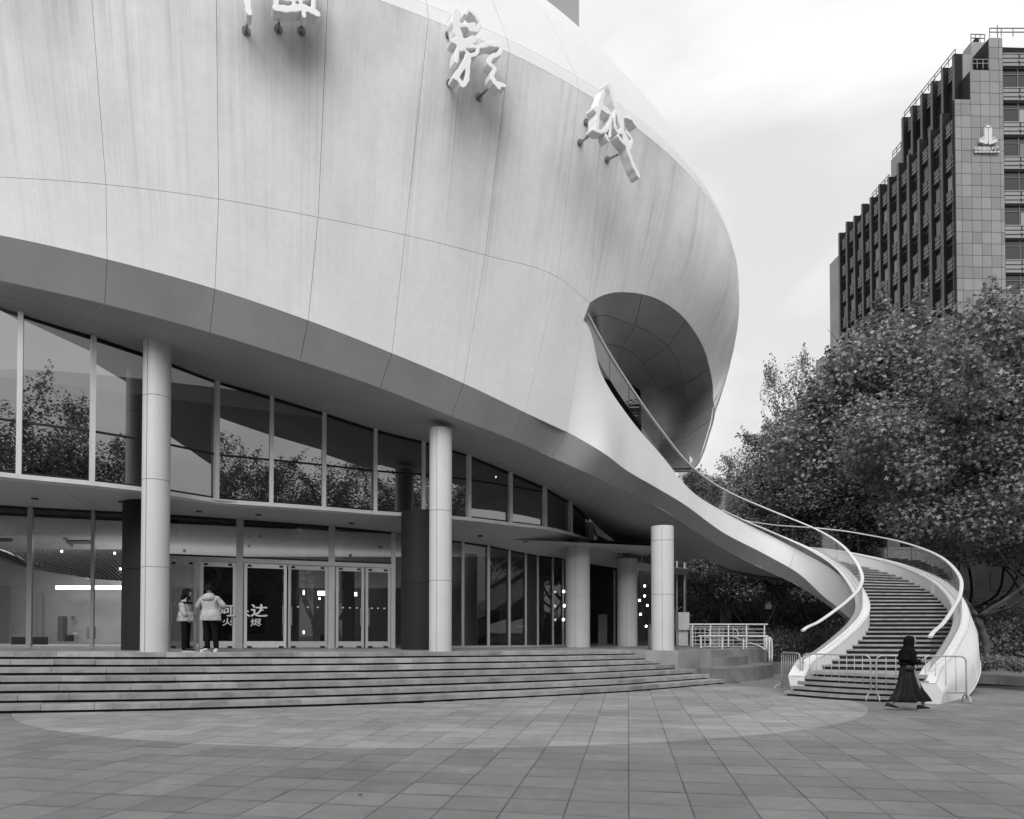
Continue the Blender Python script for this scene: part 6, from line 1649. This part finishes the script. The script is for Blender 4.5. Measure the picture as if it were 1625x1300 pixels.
# ---- long-haired woman beside the column; faces right (+X) and a little away
def stand_at(px, Y): p = at(px, 1034, Y); return V((p.x, p.y, PZ(p.x, p.y)))
a_ = stand_at(295, 17.75); wa = empty('person', a_, 0); tag(wa, 'long-haired woman in a pale jacket and black trousers standing next to the white column', 'person')
skin_mesh('body', [
  [((0,0,.88),(.12,.10)), ((0,0,1.02),(.10,.09)), ((-.01,0,1.18),(.12,.10)), ((-.01,0,1.30),(.09,.08)), ((.0,0,1.38),.046), ((.02,0,1.44),.05)],
  [0, ((.0,-.08,.82),.085), ((.02,-.08,.46),.055), ((-.01,-.08,.08),.038)], [0, ((0,.08,.82),.085), ((-.02,.09,.46),.055), ((-.02,.09,.08),.038)],
  [3, ((-.03,-.15,1.26),.05), ((.02,-.20,1.03),.04), ((.10,-.16,.88),.03)], [3, ((-.03,.15,1.26),.05), ((-.05,.20,1.03),.04), ((.10,.16,.95),.03)]], wa, M_skin)
skin_mesh('trousers', [[((0,0,.90),(.14,.13)), ((0,0,.84),(.14,.13))], [1, ((.0,-.085,.74),.095), ((.01,-.085,.42),.082), ((.0,-.085,.10),.078), ((.01,-.085,.05),.08)], [1, ((0,.085,.74),.095), ((-.02,.09,.42),.082), ((-.02,.09,.10),.078), ((-.02,.09,.05),.08)]], wa, M_trous)
skin_mesh('jacket', [
  [((.0,0,.86),(.20,.18)), ((-.01,0,.98),(.19,.17)), ((-.02,0,1.12),(.17,.17)), ((-.02,0,1.26),(.13,.15)), ((.0,0,1.35),(.06,.07))],
  [3, ((-.03,-.17,1.24),.078), ((.03,-.225,1.03),.07), ((.09,-.18,.92),.058)], [3, ((-.03,.17,1.24),.078), ((-.05,.225,1.03),.07), ((.08,.17,.96),.058)]], wa, M_jacket)
rings('jacket_hem', [(-.01,0,.78,.225,.19,.04),(-.01,0,.80,.23,.195,.04),(-.01,0,.92,.20,.185,.03),(-.01,0,1.02,.185,.18,.0)], wa, M_jacket, n=30, folds=5)
rings('shoulder_band', [(-.02,-.0,1.235,.162,.225),(-.02,0,1.262,.15,.215),(-.02,0,1.285,.13,.19)], wa, M_blackcloth, n=24)
head(wa, V((.03,0,1.505)), R(-78), R(-8), 'long')
hand(wa, V((.10,-.17,.88)), V((.3,.1,-1)), palm=V((1,.5,0)), thumb=V((1,0,0))); hand(wa, V((.10,.16,.95)), V((.6,0,-.6)), palm=V((0,-1,0)), thumb=V((1,0,0)))
shoe(wa, V((.05,-.085,0)), R(-80), M_shoed, 1.0); shoe(wa, V((.02,.09,0)), R(-70), M_shoed, 1.0)
# ---- man in pale hooded jacket seen from the back
b_ = stand_at(332.5, 17.6); wb = empty('person', b_, 0); tag(wb, 'short-haired man in a pale hooded jacket seen from behind at the glass doors', 'person')
skin_mesh('body', [
  [((0,0,.93),(.14,.11)), ((0,0,1.08),(.13,.10)), ((0,0,1.25),(.15,.11)), ((0,.0,1.40),(.10,.08)), ((-.02,.03,1.49),.052), ((-.04,.05,1.54),.055)],
  [0, ((-.09,0,.86),.09), ((-.08,.02,.48),.058), ((-.05,.0,.08),.04)], [0, ((.09,0,.86),.09), ((.14,.02,.48),.058), ((.17,.0,.08),.04)],
  [3, ((-.19,.0,1.37),.055), ((-.33,.08,1.16),.042), ((-.26,.22,1.06),.032)], [3, ((.19,0,1.37),.055), ((.32,.06,1.16),.042), ((.24,.22,1.12),.032)]], wb, M_skin)
skin_mesh('trousers', [[((0,0,.95),(.17,.13)), ((0,0,.90),(.17,.13))], [1, ((-.09,0,.78),.105), ((-.08,.02,.45),.085), ((-.05,.0,.10),.066), ((-.05,0,.06),.06)], [1, ((.09,0,.78),.105), ((.14,.02,.45),.085), ((.17,.0,.10),.066), ((.17,0,.06),.06)]], wb, M_trous)
skin_mesh('jacket', [
  [((.02,0,.90),(.25,.16)), ((.02,0,1.05),(.23,.16)), ((.01,0,1.22),(.21,.155)), ((0,0,1.37),(.15,.13)), ((-.01,.02,1.45),(.08,.08))],
  [3, ((-.19,.0,1.35),.09), ((-.34,.06,1.17),.082), ((-.29,.18,1.07),.064)], [3, ((.19,0,1.35),.09), ((.335,.04,1.18),.08), ((.27,.18,1.12),.06)]], wb, M_jacket)
rings('jacket_hem', [(.02,0,.80,.262,.17,.03),(.02,0,.82,.265,.175,.03),(.02,0,.95,.25,.165,.02),(.02,0,1.08,.23,.155,.0)], wb, M_jacket, n=30, folds=6)
rings('hood', [(0,-.10,1.30,.05,.02),(0,-.12,1.34,.15,.06),(0,-.10,1.40,.165,.09),(0,-.06,1.46,.13,.10),(0,-.03,1.50,.09,.08)], wb, M_jacket, n=24, folds=3)
head(wb, V((-.05,.04,1.615)), R(25), R(-18), 'short', 1.02)
hand(wb, V((-.26,.21,1.06)), V((.4,.5,.2)), palm=V((1,0,0)), thumb=V((0,0,1))); hand(wb, V((.25,.20,1.12)), V((-.5,.5,.2)), palm=V((-1,0,0)), thumb=V((0,0,1)))
shoe(wb, V((-.06,-.02,0)), R(150), M_shoe, 1.05); shoe(wb, V((.18,-.02,0)), R(195), M_shoe, 1.05)
# ---- distant dark figure beyond the terrace
Yc_ = 34.0; c_ = at(1087.5, 1025, Yc_); wc = empty('person', c_, 0); wc.scale = (.79,.79,.79); tag(wc, 'dark distant person standing behind the last white column near the guard rails', 'person')
skin_mesh('body', [
  [((0,0,.90),(.14,.12)), ((0,0,1.05),(.13,.11)), ((0,0,1.22),(.15,.12)), ((0,0,1.36),(.11,.09)), ((0,0,1.45),.055), ((0.01,0,1.52),.06)],
  [0, ((-.08,0,.84),.095), ((-.08,0,.46),.07), ((-.08,0,.06),.05)], [0, ((.08,0,.84),.095), ((.08,0,.46),.07), ((.08,0,.06),.05)],
  [3, ((-.18,0,1.34),.06), ((-.26,-.05,1.12),.05), ((-.24,-.12,1.28),.035)], [3, ((.18,0,1.34),.06), ((.24,0,1.10),.05), ((.12,-.14,1.08),.035)]], wc, M_blackcloth)
head(wc, V((.01,0,1.61)), R(170), 0, 'short'); 
hand(wc, V((-.24,-.12,1.29)), V((0,0,1)), palm=V((0,-1,0)), thumb=V((1,0,0))); hand(wc, V((.12,-.14,1.08)), V((-1,0,.1)), palm=V((0,-1,0)), thumb=V((0,0,1)))
shoe(wc, V((-.08,0,0)), R(180), M_shoed); shoe(wc, V((.08,0,0)), R(180), M_shoed)
